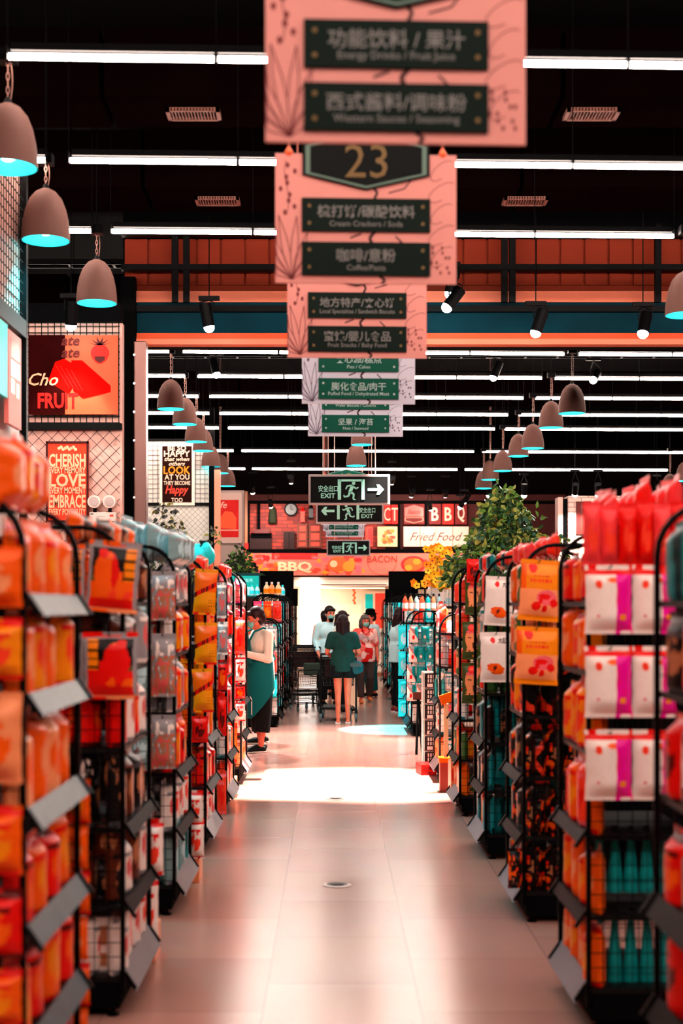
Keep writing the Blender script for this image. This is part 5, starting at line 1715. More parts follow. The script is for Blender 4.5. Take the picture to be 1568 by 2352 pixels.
# counter opening: cream back wall, lintel, bright column, door with teal panes, drawers
CREAM = M('counter_cream', (255, 220, 192), .5, noise=.05, nscale=2)
PALE = M('counter_white', (255, 236, 214), .45)
ctr = struct(MB().bb((X(560), YD + .9, 0), (X(1300), YD + 1.0, Z(1320))).build('wall_counter', CREAM))
MB().bb((X(675), YD - .1, Z(1346)), (X(892), YD + .9, Z(1326))).build('lintel', PALE, ctr)
MB().bb((X(735), YD - .12, Z(1344)), (X(888), YD - .1, Z(1342))).build('lintel_line', K('brown'), ctr)
MB().bb((X(560), YD - .1, 0), (X(590), YD + .9, Z(1322))).build('side_wall', M('side_dark', (40, 20, 18), .6), ctr)
LB = M('lightbox_white', (255, 246, 236), .3, emit=2.4)
t = thing('lightbox_column', 'glowing white square column at the left of the deli counter', 'light column', (X(712), YD - .2, 0))
MB().bb((-.26, 0, Z(1482)), (.26, .5, Z(1330))).build('lightbox', LB, t)
MB().bb((-.28, -.02, 0), (.28, .52, Z(1482))).build('base', CREAM, t)
for nm, px0, px1, m_ in (('teal', 838, 863, 'teal'), ('orange', 863, 886, 'coral')):
    pass
t = thing('door_panel', 'cream counter door with two teal panes and an orange side', 'door', (X(862), YD + .75, 0))
MB().bb((X(836) - X(862), 0, 0), (X(888) - X(862), .1, Z(1358))).build('leaf', CREAM, t)
for a, b in ((1364, 1398), (1402, 1432)):
    MB().bb((X(840) - X(862), -.02, Z(b)), (X(858) - X(862), 0, Z(a))).build('pane', M('pane_teal', (0, 190, 190), .3), t)
MB().bb((X(863) - X(862), -.025, .9), (X(886) - X(862), 0, Z(1362))).build('side_panel', K('coral'), t)
t = thing('hanging_ornament', 'orange string ornament hanging in front of the cream counter wall', 'ornament', (X(814), YD + .6, Z(1385)))
m = MB()
for q in range(7):
    m.ell((.015 * (-1) ** q, 0, q * .07), (.035, .035, .04), 8)
m.build('beads', K('orange'), t); MB().cyl((0, 0, .4), (0, 0, .62), .006, 5).build('string', K('orange'), t)
t = thing('drawer_cabinet', 'cream drawer cabinet at the right side of the deli', 'cabinet', (X(862), YD - 3.0, 0))
w = .56
MB().bb((-w / 2, 0, .06), (w / 2, .5, 1.15)).build('body', CREAM, t)
for q in range(3):
    d = MB().bb((-w / 2 + .015, -.02, .09 + q * .355), (w / 2 - .015, -.001, .42 + q * .355)).build('drawer', PALE, t, bevel=.006)
    MB().bb((-.05, -.04, .25 + q * .355), (.05, -.02, .27 + q * .355)).build('handle', K('brown'), d)
MB().bb((-w / 2, .02, 0), (w / 2, .48, .06)).build('base', K('tan'), t)
t = thing('serving_counter', 'long cream serving counter under the bright deli wall', 'counter', (X(790), YD - .1, 0))
MB().bb((X(742) - X(790), 0, .08), (X(850) - X(790), .7, 1.0)).build('body', CREAM, t)
MB().bb((X(741) - X(790), -.04, 1.0), (X(852) - X(790), .74, 1.06)).build('top', PALE, t)
MB().bb((X(735) - X(790), .02, 0), (X(850) - X(790), .68, .08)).build('base', K('tan'), t)
# unseen glowing strip added under the lintel to brighten the counter
t = thing('counter_fill_strip', 'added warm fill strip under the deli lintel', 'strip light', (X(800), YD + .3, Z(1346) - .03))
MB().bb((-1.0, -.03, -.02), (1.0, .03, .03)).build('housing', PALE, t)
MB().bb((-.98, -.025, -.03), (.98, .025, -.021)).build('diffuser', M('fill_strip_glow', (255, 224, 180), .3, emit=6), t)

# white brick pillar at right
YW = 30.0
a, b = P(1283, 1262, YW), P(1424, 1139, YW)
pil = struct(MB().bb((a.x + .2, YW, 0), (b.x, YW + .6, b.z)).build('wall_brick_pillar', WBRICK))
MB().bb((a.x, YW + .1, 0), (a.x + .1, YW + .5, b.z - .02)).build('side_board', M('pillar_side', (200, 160, 150), .6), pil)
MB().bb((a.x + .1, YW + .12, 0), (a.x + .2, YW + .5, b.z - .05)).build('gap', VOID, pil)
fa, fb = P(1322, 1228, YW), P(1404, 1152, YW)
t, w, h = poster('framed_picture', 'dark red framed picture on the white brick pillar', fa.x, fa.z, fb.x, fb.z, YW - .02, M('frame_brown', (70, 20, 16), .5), M('picture_maroon', (96, 12, 10), .5, noise=.4, nscale=4))
MB().rect(-w * .36, h * .12, w * .36, h * .88, -.0145, -.0125).rect(-w * .33, h * .15, w * .33, h * .85, -.017, -.015, 1).build('print', [K('brown'), M('picture_maroon2', (110, 14, 10), .5)], t)

# header boards over the far racks
for px0, px1, py0, py1, Y, lab in ((596, 674, 1311, 1361, 27.2, 'black header board over the far left racks, upper'), (640, 684, 1352, 1392, 29.2, 'black header board over the far left racks, lower'),
                                   (892, 985, 1312, 1354, 27.4, 'black header board over the far right racks, upper'), (884, 960, 1353, 1390, 29.4, 'black header board over the far right racks, lower')):
    a, b = P(px0, py1, Y), P(px1, py0, Y)
    t = thing('header_board', lab, 'header board', ((a.x + b.x) / 2, Y, a.z), 0, 'black header boards')
    w, h = b.x - a.x, b.z - a.z
    MB().bb((-w / 2, -.03, 0), (w / 2, .03, h)).build('board', VOID, t, bevel=.012)
    for x in (-w * .4, w * .4):
        MB().cyl((x, 0, -a.z + .02), (x, 0, 0), .02, 6).build('leg', BLACK, t)
a, b = P(530, 1372, 24.9), P(597, 1316, 24.9)
t = thing('menu_screen', 'teal screen board with white line of lettering, left of the black header', 'screen', ((a.x + b.x) / 2, 24.9, a.z))
w, h = b.x - a.x, b.z - a.z
MB().bb((-w / 2, -.02, 0), (w / 2, .03, h)).build('frame', M('screen_dark', (0, 54, 58), .4), t)
MB().rect(-w * .46, h * .05, w * .46, h * .88, -.023, -.0205).build('screen', M('screen_teal', (0, 150, 140), .4, emit=.35), t)
MB().rect(-w * .2, h * .1, w * .2, h * .42, -.026, -.0235, 0).text('蛋糕烘焙小吃', 0, h * .7, -.0245, .07, 0, width=w * .5).build('screen_content', M('screen_pale', (170, 246, 240), .4, emit=.3), t)
for x in (-w * .4, w * .4):
    MB().cyl((x, .01, -a.z + .01), (x, .01, 0), .02, 6).build('leg', BLACK, t)

# ------------------------------------------------------------------ plants
def leafmesh(n, bx, by, bz, size, seed, mats, shape='dome', gap=0.0):
    rr = random.Random(seed)
    mb = MB()
    for q in range(n):
        while True:
            x, y, z = rr.uniform(-1, 1), rr.uniform(-1, 1), rr.uniform(0, 1)
            if shape == 'dome':
                k = (1 - z) ** .75
                if x * x + y * y < k * k * (.55 + .45 * hsh(math.floor(x * 3), math.floor(z * 5), seed)) and vnoise(x * 2.6 + 7, z * 5 + y, seed) > gap: break
            elif vnoise(x * 3 + 7, z * 4 + y, seed) > gap: break
        c = Vector((x * bx, y * by, z * bz))
        d = Vector((rr.gauss(x * .7, .6), rr.gauss(y * .6 - .3, .6), rr.gauss(-.35, .5))).normalized()
        u = d.cross(Vector((rr.gauss(0, 1), rr.gauss(0, 1), rr.gauss(0, 1)))).normalized()
        nn = d.cross(u)
        L, w = size * rr.uniform(.75, 1.3), size * rr.uniform(.24, .36)
        f = nn * (w * .35)
        pts = [c, c + d * L * .35 + u * w + f, c + d * L * .7 + u * w * .75 + f, c + d * L, c + d * L * .7 - u * w * .75 + f, c + d * L * .35 - u * w + f, c + d * L * .4, c + d * L * .72]
        mb.add(pts, [(0, 6, 1), (1, 6, 7, 2), (2, 7, 3), (0, 5, 6), (5, 4, 7, 6), (4, 3, 7)], rr.randrange(len(mats)))
    return mb


LG = [M('leaf_dark', (52, 84, 40), .35, noise=.2), M('leaf_mid', (104, 146, 62), .3, noise=.2), M('leaf_light', (168, 172, 84), .38, noise=.2), M('leaf_blue', (60, 100, 76), .35)]
LGR = [M('leaf_greygreen', (86, 88, 78), .45), M('leaf_greydark', (48, 50, 46), .45), M('leaf_olive_pale', (130, 120, 60), .45)]
a = P(1165, 1318, 14.6)
t = thing('potted_tree', 'large leafy artificial tree rising above the right racks before the brick pillar', 'tree', (a.x + .1, 15.9, 0))
mbt = leafmesh(3400, .7, .5, 1.16, .085, 5, LG)
mbt.v = [(x, y, z + 2.0) for x, y, z in mbt.v]
for cx, cz, n, bx, bz, sd in ((-.5, 1.95, 80, .14, .3, 9), (.5, 2.25, 120, .26, .28, 11), (.22, 2.68, 50, .22, .14, 12)):
    b_ = leafmesh(n, bx, .22, bz, .08, sd, LG, 'box', .3)
    b_.v = [(x + cx, y, z + cz) for x, y, z in b_.v]
    o_ = len(mbt.v); mbt.v += b_.v; mbt.f += [tuple(i + o_ for i in f) for f in b_.f]; mbt.m += b_.m
mbt.build('foliage', LG, t)
m = MB().tube([(0, 0, .4), (.02, 0, 1.2), (-.02, .02, 2.0), (.01, 0, 2.75)], .022, 7)
for q in range(9):
    an = q * 2.4
    m.tube([(0, 0, 1.95 + q * .07), (.2 * math.cos(an), .15 * math.sin(an), 2.08 + q * .075), (.42 * math.cos(an) * (1 - q * .07), .35 * math.sin(an), 2.12 + q * .08)], .008, 5)
m.build('trunk', M('bark_brown', (120, 66, 36), .7, noise=.3), t)
MB().lathe([(.16, 0), (.22, .42), (.2, .42), (.18, .36)], 20).build('pot', K('dteal'), t, True)
t = thing('climbing_plant', 'grey green climbing plant before the far white mesh panel', 'plant', (-2.52, 24.4, 0))
b_ = leafmesh(520, .42, .18, 1.15, .11, 21, LGR, 'dome'); b_.v = [(x - .1, y, z + 2.1) for x, y, z in b_.v]
for cx, cz, n, bx, bz, sd in ((-.35, 2.9, 60, .14, .6, 31), (.35, 1.95, 160, .25, .45, 33), (-.3, 2.2, 140, .25, .5, 34), (.5, 2.8, 26, .1, .25, 37)):
    c_ = leafmesh(n, bx, .16, bz, .11, sd, LGR, 'box', .25)
    o_ = len(b_.v); b_.v += [(x + cx, y, z + cz) for x, y, z in c_.v]; b_.f += [tuple(i + o_ for i in f) for f in c_.f]; b_.m += c_.m
b_.build('foliage', LGR, t)
MB().tube([(0, 0, .3), (.05, 0, 1.5), (-.1, 0, 3.1)], .015, 6).tube([(0, .02, .3), (.25, .02, 1.8), (.42, 0, 2.7)], .012, 6).build('stem', M('stem_grey', (80, 70, 60), .7), t)
MB().lathe([(.15, 0), (.2, .35), (.18, .35)], 16).build('pot', VOID, t, True)
t = thing('potted_shrub', 'dark bushy shrub behind the far left racks below the car poster', 'shrub', (P(550, 1310, 27).x, 27.0, 0))
b_ = leafmesh(420, .44, .3, .62, .1, 41, LG[:2] + [LGR[1]], 'dome'); b_.v = [(x, y, z + 2.3) for x, y, z in b_.v]
b_.build('foliage', [LG[0], LG[1], LGR[1]], t)
MB().tube([(0, 0, .3), (0, 0, 2.6)], .02, 6).build('stem', MATS['stem_grey'], t); MB().lathe([(.2, 0), (.25, .5), (.22, .5)], 16).build('pot', VOID, t, True)
t = thing('orchid_plant', 'orange yellow artificial orchids over the white bottles', 'flowers', (P(1012, 1350, 22.2).x, 22.2, 1.8))
rr = random.Random(12)
m, st = MB(), MB()
for q in range(130):
    h_ = rr.random()
    c = Vector((rr.gauss(0, .2 * (1 - h_ * .6)) - .05 * h_ + .03, rr.gauss(0, .08), (.24 + .62 * h_ ** 1.7)))
    for k in range(5):
        an = k * 2 * math.pi / 5 + q
        d = Vector((math.cos(an), -.25, math.sin(an)))
        u = Vector((-math.sin(an), 0, math.cos(an)))
        L = .062
        m.add([c, c + d * L * .6 + u * L * .42, c + d * L, c + d * L * .6 - u * L * .42], [(0, 1, 2, 3)], q % 3)
    m.ell(c + Vector((0, -.01, 0)), (.012, .012, .012), 6, 3)
for q in range(7):
    st.tube([(0, 0, .12), (.05 * (q - 3), 0, .4), (.06 * (q - 3), -.02, .62 + .03 * (q % 3))], .006, 5)
m.build('blossoms', [M('orchid_amber', (255, 176, 20), .45), M('orchid_orange', (255, 132, 12), .45), M('orchid_yellow', (255, 200, 50), .45), M('orchid_heart', (120, 30, 10), .5)], t)
st.build('stem', M('orchid_stem', (110, 110, 30), .5), t); MB().lathe([(.07, 0), (.09, .14), (.08, .14)], 14).build('pot', K('white'), t, True)
# ------------------------------------------------------------------ people
SKIN = M('skin_warm', (238, 112, 84), .5, noise=.06, nscale=6)
SKIN2 = M('skin_pale', (244, 132, 104), .5, noise=.06, nscale=6)


def V(*a):
    return Vector(a)


def skeleton(**kw):
    J = dict(pel=V(0, 0, .93), wai=V(0, 0, 1.08), che=V(0, .0, 1.27), nec=V(0, .01, 1.44), hea=V(0, -.015, 1.585),
             shL=V(.175, .01, 1.385), elL=V(.225, .03, 1.1), wrL=V(.235, -.06, .86), shR=V(-.175, .01, 1.385), elR=V(-.225, .03, 1.1), wrR=V(-.235, -.06, .86),
             hiL=V(.09, 0, .9), knL=V(.1, -.015, .49), anL=V(.105, .02, .085), hiR=V(-.09, 0, .9), knR=V(-.1, -.015, .49), anR=V(-.105, .02, .085))
    for k, v in kw.items():
        J[k] = Vector(v)
    return J


def hand(mb, wr, el, side, curl=.5, fwd=None):
    d = (wr - el).normalized() if fwd is None else Vector(fwd).normalized()
    inn = Vector((-side, 0, 0))
    inn = (inn - d * inn.dot(d)).normalized()       # palm normal
    ac = d.cross(inn).normalized()                   # across the knuckles
    pc = wr + d * .055
    mb.cap(wr, .026, wr + d * .03, .03, 8)
    for q in (-.028, -.009, .01, .028):
        mb.cap(wr + d * .02 + ac * q * .6, .017, wr + d * .085 + ac * q, .013, 7)
    for i, (q, L) in enumerate(((-.03, .06), (-.01, .072), (.011, .068), (.03, .052))):
        k0 = wr + d * .088 + ac * q
        d1 = (d + inn * curl * .8).normalized()
        k1 = k0 + d1 * L * .5
        d2 = (d + inn * curl * 2.2).normalized()
        mb.cap(k0, .0095, k1, .009, 6)
        mb.cap(k1, .009, k1 + d2 * L * .5, .0078, 6)
    t0 = wr + d * .03 - ac * .03
    d1 = (d * .7 - ac * .8 + inn * .5).normalized()
    mb.cap(t0, .012, t0 + d1 * .035, .0105, 6)
    mb.cap(t0 + d1 * .035, .0105, t0 + d1 * .035 + (d + inn * .6).normalized() * .03, .009, 6)


def body(J, t, mat, head_yaw=0.0, head_pitch=0.0, feet=True, voxel=.0085, curl=.6, hf=(None, None), hands=True):
    mb = MB()
    mb.ell(J['pel'], (.155, .105, .11), 14); mb.ell(J['wai'], (.135, .095, .14), 14); mb.ell(J['che'], (.155, .11, .16), 14)
    mb.cap(J['shL'], .05, J['shR'], .05, 10); mb.cap(J['che'] + V(0, 0, .06), .09, J['nec'], .05, 10)
    mb.cap(J['nec'] - V(0, 0, .02), .052, J['hea'] - V(0, 0, .06), .047, 10)
    for s in 'LR':
        mb.cap(J['sh' + s], .048, J['el' + s], .037, 10); mb.cap(J['el' + s], .037, J['wr' + s], .026, 10)
        hand(mb, J['wr' + s], J['el' + s], 1 if s == 'L' else -1, curl, hf[0 if s == 'L' else 1]) if hands else None
        mb.cap(J['hi' + s], .082, J['kn' + s], .054, 12); mb.cap(J['kn' + s], .052, J['an' + s], .034, 12)
        k, a = J['kn' + s], J['an' + s]
        mb.ell(k.lerp(a, .3) + V(0, .02, 0), (.047, .05, .11), 10)
        mb.cap(a - V(0, -.015, .045), .034, a + V(0, -.11, -.055), .03, 8); mb.cap(a + V(0, -.11, -.055), .03, a + V(0, -.15, -.06), .022, 8)
    rot = Matrix.Rotation(head_yaw, 3, 'Z') @ Matrix.Rotation(head_pitch, 3, 'X')
    h = J['hea']

    def hp(*a):
        return h + rot @ Vector(a)
    mb.ell(hp(0, .012, .03), (.077, .093, .1), 16, 0, rot); mb.ell(hp(0, -.02, -.045), (.06, .07, .075), 14, 0, rot); mb.ell(hp(0, -.045, -.085), (.035, .035, .03), 10, 0, rot)
    mb.cap(hp(0, -.083, .025), .011, hp(0, -.105, -.022), .014, 8)
    for sx in (-1, 1):
        mb.ell(hp(sx * .078, .012, -.005), (.012, .022, .032), 8, 0, rot); mb.ell(hp(sx * .04, -.07, -.02), (.022, .018, .02), 8, 0, rot)
        mb.ell(hp(sx * .032, -.083, .033), (.024, .012, .008), 8, 0, rot)
    mb.cap(hp(-.016, -.088, -.06), .009, hp(.016, -.088, -.06), .009, 8)
    b = remeshed(mb, voxel, mat, 'body', t, 3)
    e = MB()
    for sx in (-1, 1):
        e.ell(hp(sx * .031, -.079, .014), (.011, .008, .006), 8, 0, rot)
    e.build('eyes', M('eye_dark', (30, 14, 12), .3), t, 'all')
    e = MB()
    for sx in (-1, 1):
        e.tube([hp(sx * .014, -.092, .036), hp(sx * .032, -.093, .042), hp(sx * .05, -.082, .035)], .004, 5)
    e.build('eyebrows', M('hair_black', (24, 10, 10), .5), t)
    return rot, hp


def garment(t, name, mat, voxel, f, it=4):
    mb = MB()
    f(mb)
    return remeshed(mb, voxel, mat, name, t, it)


def shirt(J, t, mat, sleeve, hem=.86, loose=.02, name='shirt'):
    def f(mb):
        l = loose
        mb.ell(J['che'], (.162 + l, .117 + l, .17), 14); mb.ell(J['wai'], (.15 + l, .108 + l, .15), 14)
        mb.cap(J['shL'] - V(.01, 0, 0), .058 + l * .3, J['shR'] + V(.01, 0, 0), .058 + l * .3, 10)
        mb.cap(J['che'] + V(0, 0, .08), .1, J['nec'] - V(0, 0, .03), .062, 10)
        n, vs = 20, []
        for z, c, k in ((hem, J['pel'], 1.0), (J['pel'].z + .08, J['pel'], 1.0), (J['wai'].z + .04, J['wai'], .93)):
            vs += [(c.x + (.168 + l) * k * math.cos(2 * math.pi * q / n), c.y + (.12 + l) * k * math.sin(2 * math.pi * q / n), z) for q in range(n)]
        fs = [(r_ * n + q, r_ * n + (q + 1) % n, (r_ + 1) * n + (q + 1) % n, (r_ + 1) * n + q) for r_ in range(2) for q in range(n)]
        mb.add(vs, fs + [tuple(range(n - 1, -1, -1)), tuple(range(2 * n, 3 * n))])
        for s in 'LR':
            a, e, w = J['sh' + s], J['el' + s], J['wr' + s]
            if sleeve <= 1:
                mb.cone(a, .062 + l * .3, a.lerp(e, sleeve), .056 + l * .3, 12); mb.ell(a, (.06 + l * .3,) * 3, 10)
            else:
                mb.cap(a, .057 + l * .25, e, .046 + l * .2, 12)
                mb.cone(e, .046 + l * .2, e.lerp(w, sleeve - 1), .035 + l * .18, 12)
    return garment(t, name, mat, .012, f)


def trousers(J, t, mat, length, loose=.015, name='trousers', flare=0.0):
    def f(mb):
        mb.ell(J['pel'] + V(0, .005, 0), (.168, .122, .125), 14)
        for s in 'LR':
            a, k, n = J['hi' + s], J['kn' + s], J['an' + s]
            if length <= 1:
                mb.ell(a, (.092 + loose,) * 3, 10); mb.cone(a, .09 + loose, a.lerp(k, length), .078 + loose + flare, 12)
            else:
                mb.cap(a, .092 + loose, k, .064 + loose + flare * .5, 12)
                mb.cone(k, .064 + loose + flare * .5, k.lerp(n, length - 1), .052 + loose + flare, 12)
    return garment(t, name, mat, .012, f)


def shoes(J, t, mat, name='shoe', sole=None, slim=1.0):
    for s in 'LR':
        a = J['an' + s]
        yaw = 0
        mb = MB()
        z0 = a.z - .085
        mb.ell(a + V(0, .02, -.045), (.042 * slim, .055, .045), 10); mb.cap(V(a.x, a.y - .02, z0 + .045), .04 * slim, V(a.x, a.y - .14, z0 + .032), .034 * slim, 10)
        mb.ell(V(a.x, a.y - .14, z0 + .028), (.043 * slim, .06, .028), 10)
        o = remeshed(mb, .008, mat, name, t, 2)
        if sole is not None:
            MB().bb((a.x - .04, a.y - .195, z0 + .001), (a.x + .04, a.y + .07, z0 + .02)).build('sole', sole, o, bevel=.006)


def hair(t, hp, rot, mat, style):
    mb = MB()
    mb.ell(hp(0, .03, .052), (.09, .1, .092), 16, 0, rot)
    mb.ell(hp(0, .055, .0), (.082, .075, .1), 14, 0, rot)
    for sx in (-1, 1):
        mb.ell(hp(sx * .07, .02, .04), (.022, .06, .06), 10, 0, rot)
    if style == 'short':
        for q in range(7):
            mb.ell(hp(-.055 + q * .018, -.07, .075 + .012 * (q % 2)), (.017, .03, .026), 8, 0, rot)
    if style in ('bob', 'long'):
        d = -.1 if style == 'bob' else -.16
        mb.cap(hp(-.055, .05, 0), .06, hp(-.06, .06, d), .05, 10); mb.cap(hp(.055, .05, 0), .06, hp(.06, .06, d), .05, 10); mb.cap(hp(0, .07, 0), .065, hp(0, .085, d - .01), .05, 10)
        for sx in (-1, 1):
            mb.cap(hp(sx * .078, .0, .04), .025, hp(sx * .085, .0, d + .03), .022, 8)
        for q in range(6):
            mb.ell(hp(-.045 + q * .018, -.073, .078), (.016, .024, .022), 8, 0, rot)
    if style == 'tail':
        mb.ell(hp(0, .12, .03), (.035, .035, .035), 8, 0, rot); mb.cap(hp(.02, .14, .02), .032, hp(.03, .13, -.15), .016, 8)
        for q in range(6):
            mb.ell(hp(-.045 + q * .018, -.068, .082), (.016, .022, .02), 8, 0, rot)
    return remeshed(mb, .009, mat, 'hair', t, 3)


def mask(t, hp, rot, mat):
    mb = MB()
    mb.ell(hp(0, -.062, -.048), (.06, .052, .052), 14, 0, rot)
    o = remeshed(mb, .008, mat, 'face_mask', t, 2)
    m = MB()
    for sx in (-1, 1):
        m.tube([hp(sx * .05, -.07, -.03), hp(sx * .078, -.02, -.01), hp(sx * .086, .02, .01)], .0025, 4)
        m.tube([hp(sx * .05, -.065, -.07), hp(sx * .078, -.02, -.04), hp(sx * .086, .02, -.02)], .0025, 4)
    m.build('ear_loops', mat, o)


MASK = M('mask_teal', (110, 178, 170), .6)
HB = M('hair_brown_black', (36, 10, 12), .4, noise=.3, nscale=20)
HK = M('hair_black', (24, 10, 10), .5)
HG = M('hair_grey', (92, 80, 76), .5, noise=.4, nscale=20)
CREW = M('cloth_offwhite', (255, 226, 206), .8, noise=.05)
APR = M('cloth_teal_apron', (0, 92, 94), .8, noise=.12)
BLK = M('cloth_black', (10, 9, 10), .85)
GRN = M('cloth_dark_green', (18, 52, 46), .85, noise=.15)
PBL = M('cloth_pale_blue', (196, 222, 226), .8, noise=.05)
GRYC = M('cloth_grey_brown', (70, 52, 50), .85)
SHOE = M('shoe_black', (12, 10, 10), .45)
SOLEW = M('sole_white', (246, 226, 216), .5)
TEALC = M('cloth_teal', (0, 82, 84), .8)


def person(label, px, Y, rz, scale):
    t = thing('person', label, 'person', ((px - CX) * Y / F, Y, 0), rz, 'people in the aisle')
    t.scale = (scale,) * 3
    return t


def flat_apron(t, J, mat, th0=-125, th1=112):
    mb = MB()
    nx, nz = 26, 16
    for side, off in ((0, 0.0), (1, .008)):
        pass
    def pt(i, j, off):
        th = R(th0 + (th1 - th0) * i / nx)
        k = j / nz
        edge = abs(2 * i / nx - 1)
        z0 = .40 + .36 * max(0, (i / nx - .62) / .38) ** 1.2 + .3 * max(0, (.16 - i / nx) / .16)
        z1 = 1.09 - .02 * edge
        z = z0 + (z1 - z0) * k
        fl = 1 + .16 * (1 - k) + .02 * math.sin(th * 5) * (1 - k)
        rx, ry = (.196 + off) * fl, (.158 + off) * fl
        cy = J['pel'].y * k
        return (rx * math.sin(th), cy - ry * math.cos(th), z)
    n = nx + 1
    vs = [pt(i, j, 0.0) for j in range(nz + 1) for i in range(n)] + [pt(i, j, .007) for j in range(nz + 1) for i in range(n)]
    o = n * (nz + 1)
    fs = []
    for j in range(nz):
        for i in range(nx):
            a = j * n + i
            fs += [(a, a + n, a + n + 1, a + 1), (o + a, o + a + 1, o + a + n + 1, o + a + n)]
    for i in range(nx):
        fs += [(i, i + 1, o + i + 1, o + i), (nz * n + i, o + nz * n + i, o + nz * n + i + 1, nz * n + i + 1)]
    for j in range(nz):
        fs += [(j * n, o + j * n, o + (j + 1) * n, (j + 1) * n), (j * n + nx, (j + 1) * n + nx, o + (j + 1) * n + nx, o + j * n + nx)]
    mb.add(vs, fs)
    return mb.build('apron_skirt', mat, t, 'all')


# --- worker in the teal apron
def worker(label, px, Y, rz, sc, pose, front=True):
    t = person(label, px, Y, rz, sc)
    J = skeleton(**pose)
    rot, hp = body(J, t, SKIN, R(-14) if front else R(5), R(16), curl=.9)
    shirt(J, t, CREW, 1.93, .84, .028)
    trousers(J, t, BLK, 1.62, .022, flare=.022)
    shoes(J, t, SHOE, sole=SOLEW)
    hair(t, hp, rot, HB, 'short')
    mask(t, hp, rot, MASK)
    flat_apron(t, J, APR)
    MB().poly([(-.13, 1.05), (.13, 1.05), (.085, 1.33), (-.085, 1.33)], -.172, -.163).xf(Matrix.Translation((0, J['che'].y, 0))).build('apron_bib', APR, t)
    m = MB()
    for sx in (-1, 1):
        m.tube([(sx * .08, J['che'].y - .168, 1.32), (sx * .1, J['che'].y - .12, 1.42), (sx * .105, J['che'].y - .0, 1.465), (sx * .11, J['che'].y + .1, 1.4), (sx * .08, J['che'].y + .155, 1.25), (-sx * .06, J['wai'].y + .15, 1.1), (-sx * .16, J['wai'].y + .06, 1.05)], .013, 6)
    m.build('apron_strap', APR, t)
    c = MB().poly([(.095, 1.29), (.005, 1.29), (.0, 1.31), (.05, 1.45), (.1, 1.31)][::-1], -.19, -.182).xf(Matrix.Translation((0, J['che'].y, 0)))
    c.build('collar_flap', TEALC, t) if front else None
    MB().tube([(.1, -.185, .62), (.12, -.2, .66), (.14, -.19, .63), (.14, -.19, .45)], .006, 5).build('apron_tie', PAPER, t)
    return t


worker('person in teal apron and off-white shirt working at the left rack, mask on', 600, 16.9, R(-62), 1.005,
       dict(elL=(.24, -.02, 1.1), wrL=(.07, -.27, 1.17), elR=(-.24, -.06, 1.12), wrR=(-.12, -.3, 1.2), nec=(0, -.03, 1.44), hea=(0, -.08, 1.575), che=(0, -.02, 1.27), anL=(.11, -.06, .085), anR=(-.1, .05, .085)))
t = person('person in off-white shirt half hidden behind the apron worker', 597, 17.9, R(-100), .97)
J = skeleton(nec=(0, -.06, 1.42), hea=(0, -.14, 1.54), che=(0, -.03, 1.26), elL=(.22, -.1, 1.12), wrL=(.1, -.33, 1.2), elR=(-.22, -.1, 1.12), wrR=(-.1, -.33, 1.2))
rot, hp = body(J, t, SKIN, 0, R(10)); shirt(J, t, CREW, 1.9, .84, .025); trousers(J, t, BLK, 1.85, .02); shoes(J, t, SHOE, sole=SOLEW); hair(t, hp, rot, HB, 'short')
MB().tube([(.09, -.17, 1.3), (.1, -.05, 1.44), (.1, .09, 1.38), (0, .14, 1.15)], .012, 6).build('apron_strap', APR, t)

# --- woman in dark green with the cart, seen from behind
t = person('person in dark green tee and black shorts pushing a cart, seen from behind', 787, 20.85, R(180), .93)
J = skeleton(nec=(0, -.05, 1.43), hea=(0, -.075, 1.575), che=(0, -.03, 1.26), elL=(.25, -.06, 1.12), wrL=(.2, -.3, 1.06), elR=(-.25, -.06, 1.12), wrR=(-.2, -.3, 1.06), hiL=(.085, .01, .9), hiR=(-.085, .01, .9),
             knL=(.075, 0, .49), anL=(.075, .02, .085), knR=(-.075, 0, .49), anR=(-.08, -.02, .085))
rot, hp = body(J, t, SKIN, 0, R(8)); shirt(J, t, GRN, .75, .82, .032); trousers(J, t, BLK, .42, .03, 'shorts', .02)
for s in 'LR':
    a = J['an' + s]
    m = MB().bb((a.x - .04, a.y - .19, a.z - .083), (a.x + .04, a.y + .07, a.z - .066))
    m.build('sandal', SOLEW, t, bevel=.006)
hair(t, hp, rot, HB, 'long')
bg = MB(); bg.ell((-.2, .06, .9), (.13, .055, .1), 14); bg.ell((-.2, .06, .86), (.125, .05, .08), 14)
o = remeshed(bg, .01, M('bag_leather_teal', (6, 66, 72), .35), 'shoulder_bag', t, 3)
MB().bb((-.3, .1, .9), (-.1, .122, .965)).build('bag_flap', M('bag_grey', (62, 70, 70), .4), o, bevel=.01)
MB().tube([(-.12, .11, .96), (-.02, .155, 1.2), (.07, .15, 1.38), (.12, .03, 1.455), (.1, -.1, 1.38), (0, -.17, 1.2), (-.15, -.14, 1.0), (-.26, 0, .95)], .008, 6).build('bag_strap', M('strap_dark', (30, 40, 40), .5), o)

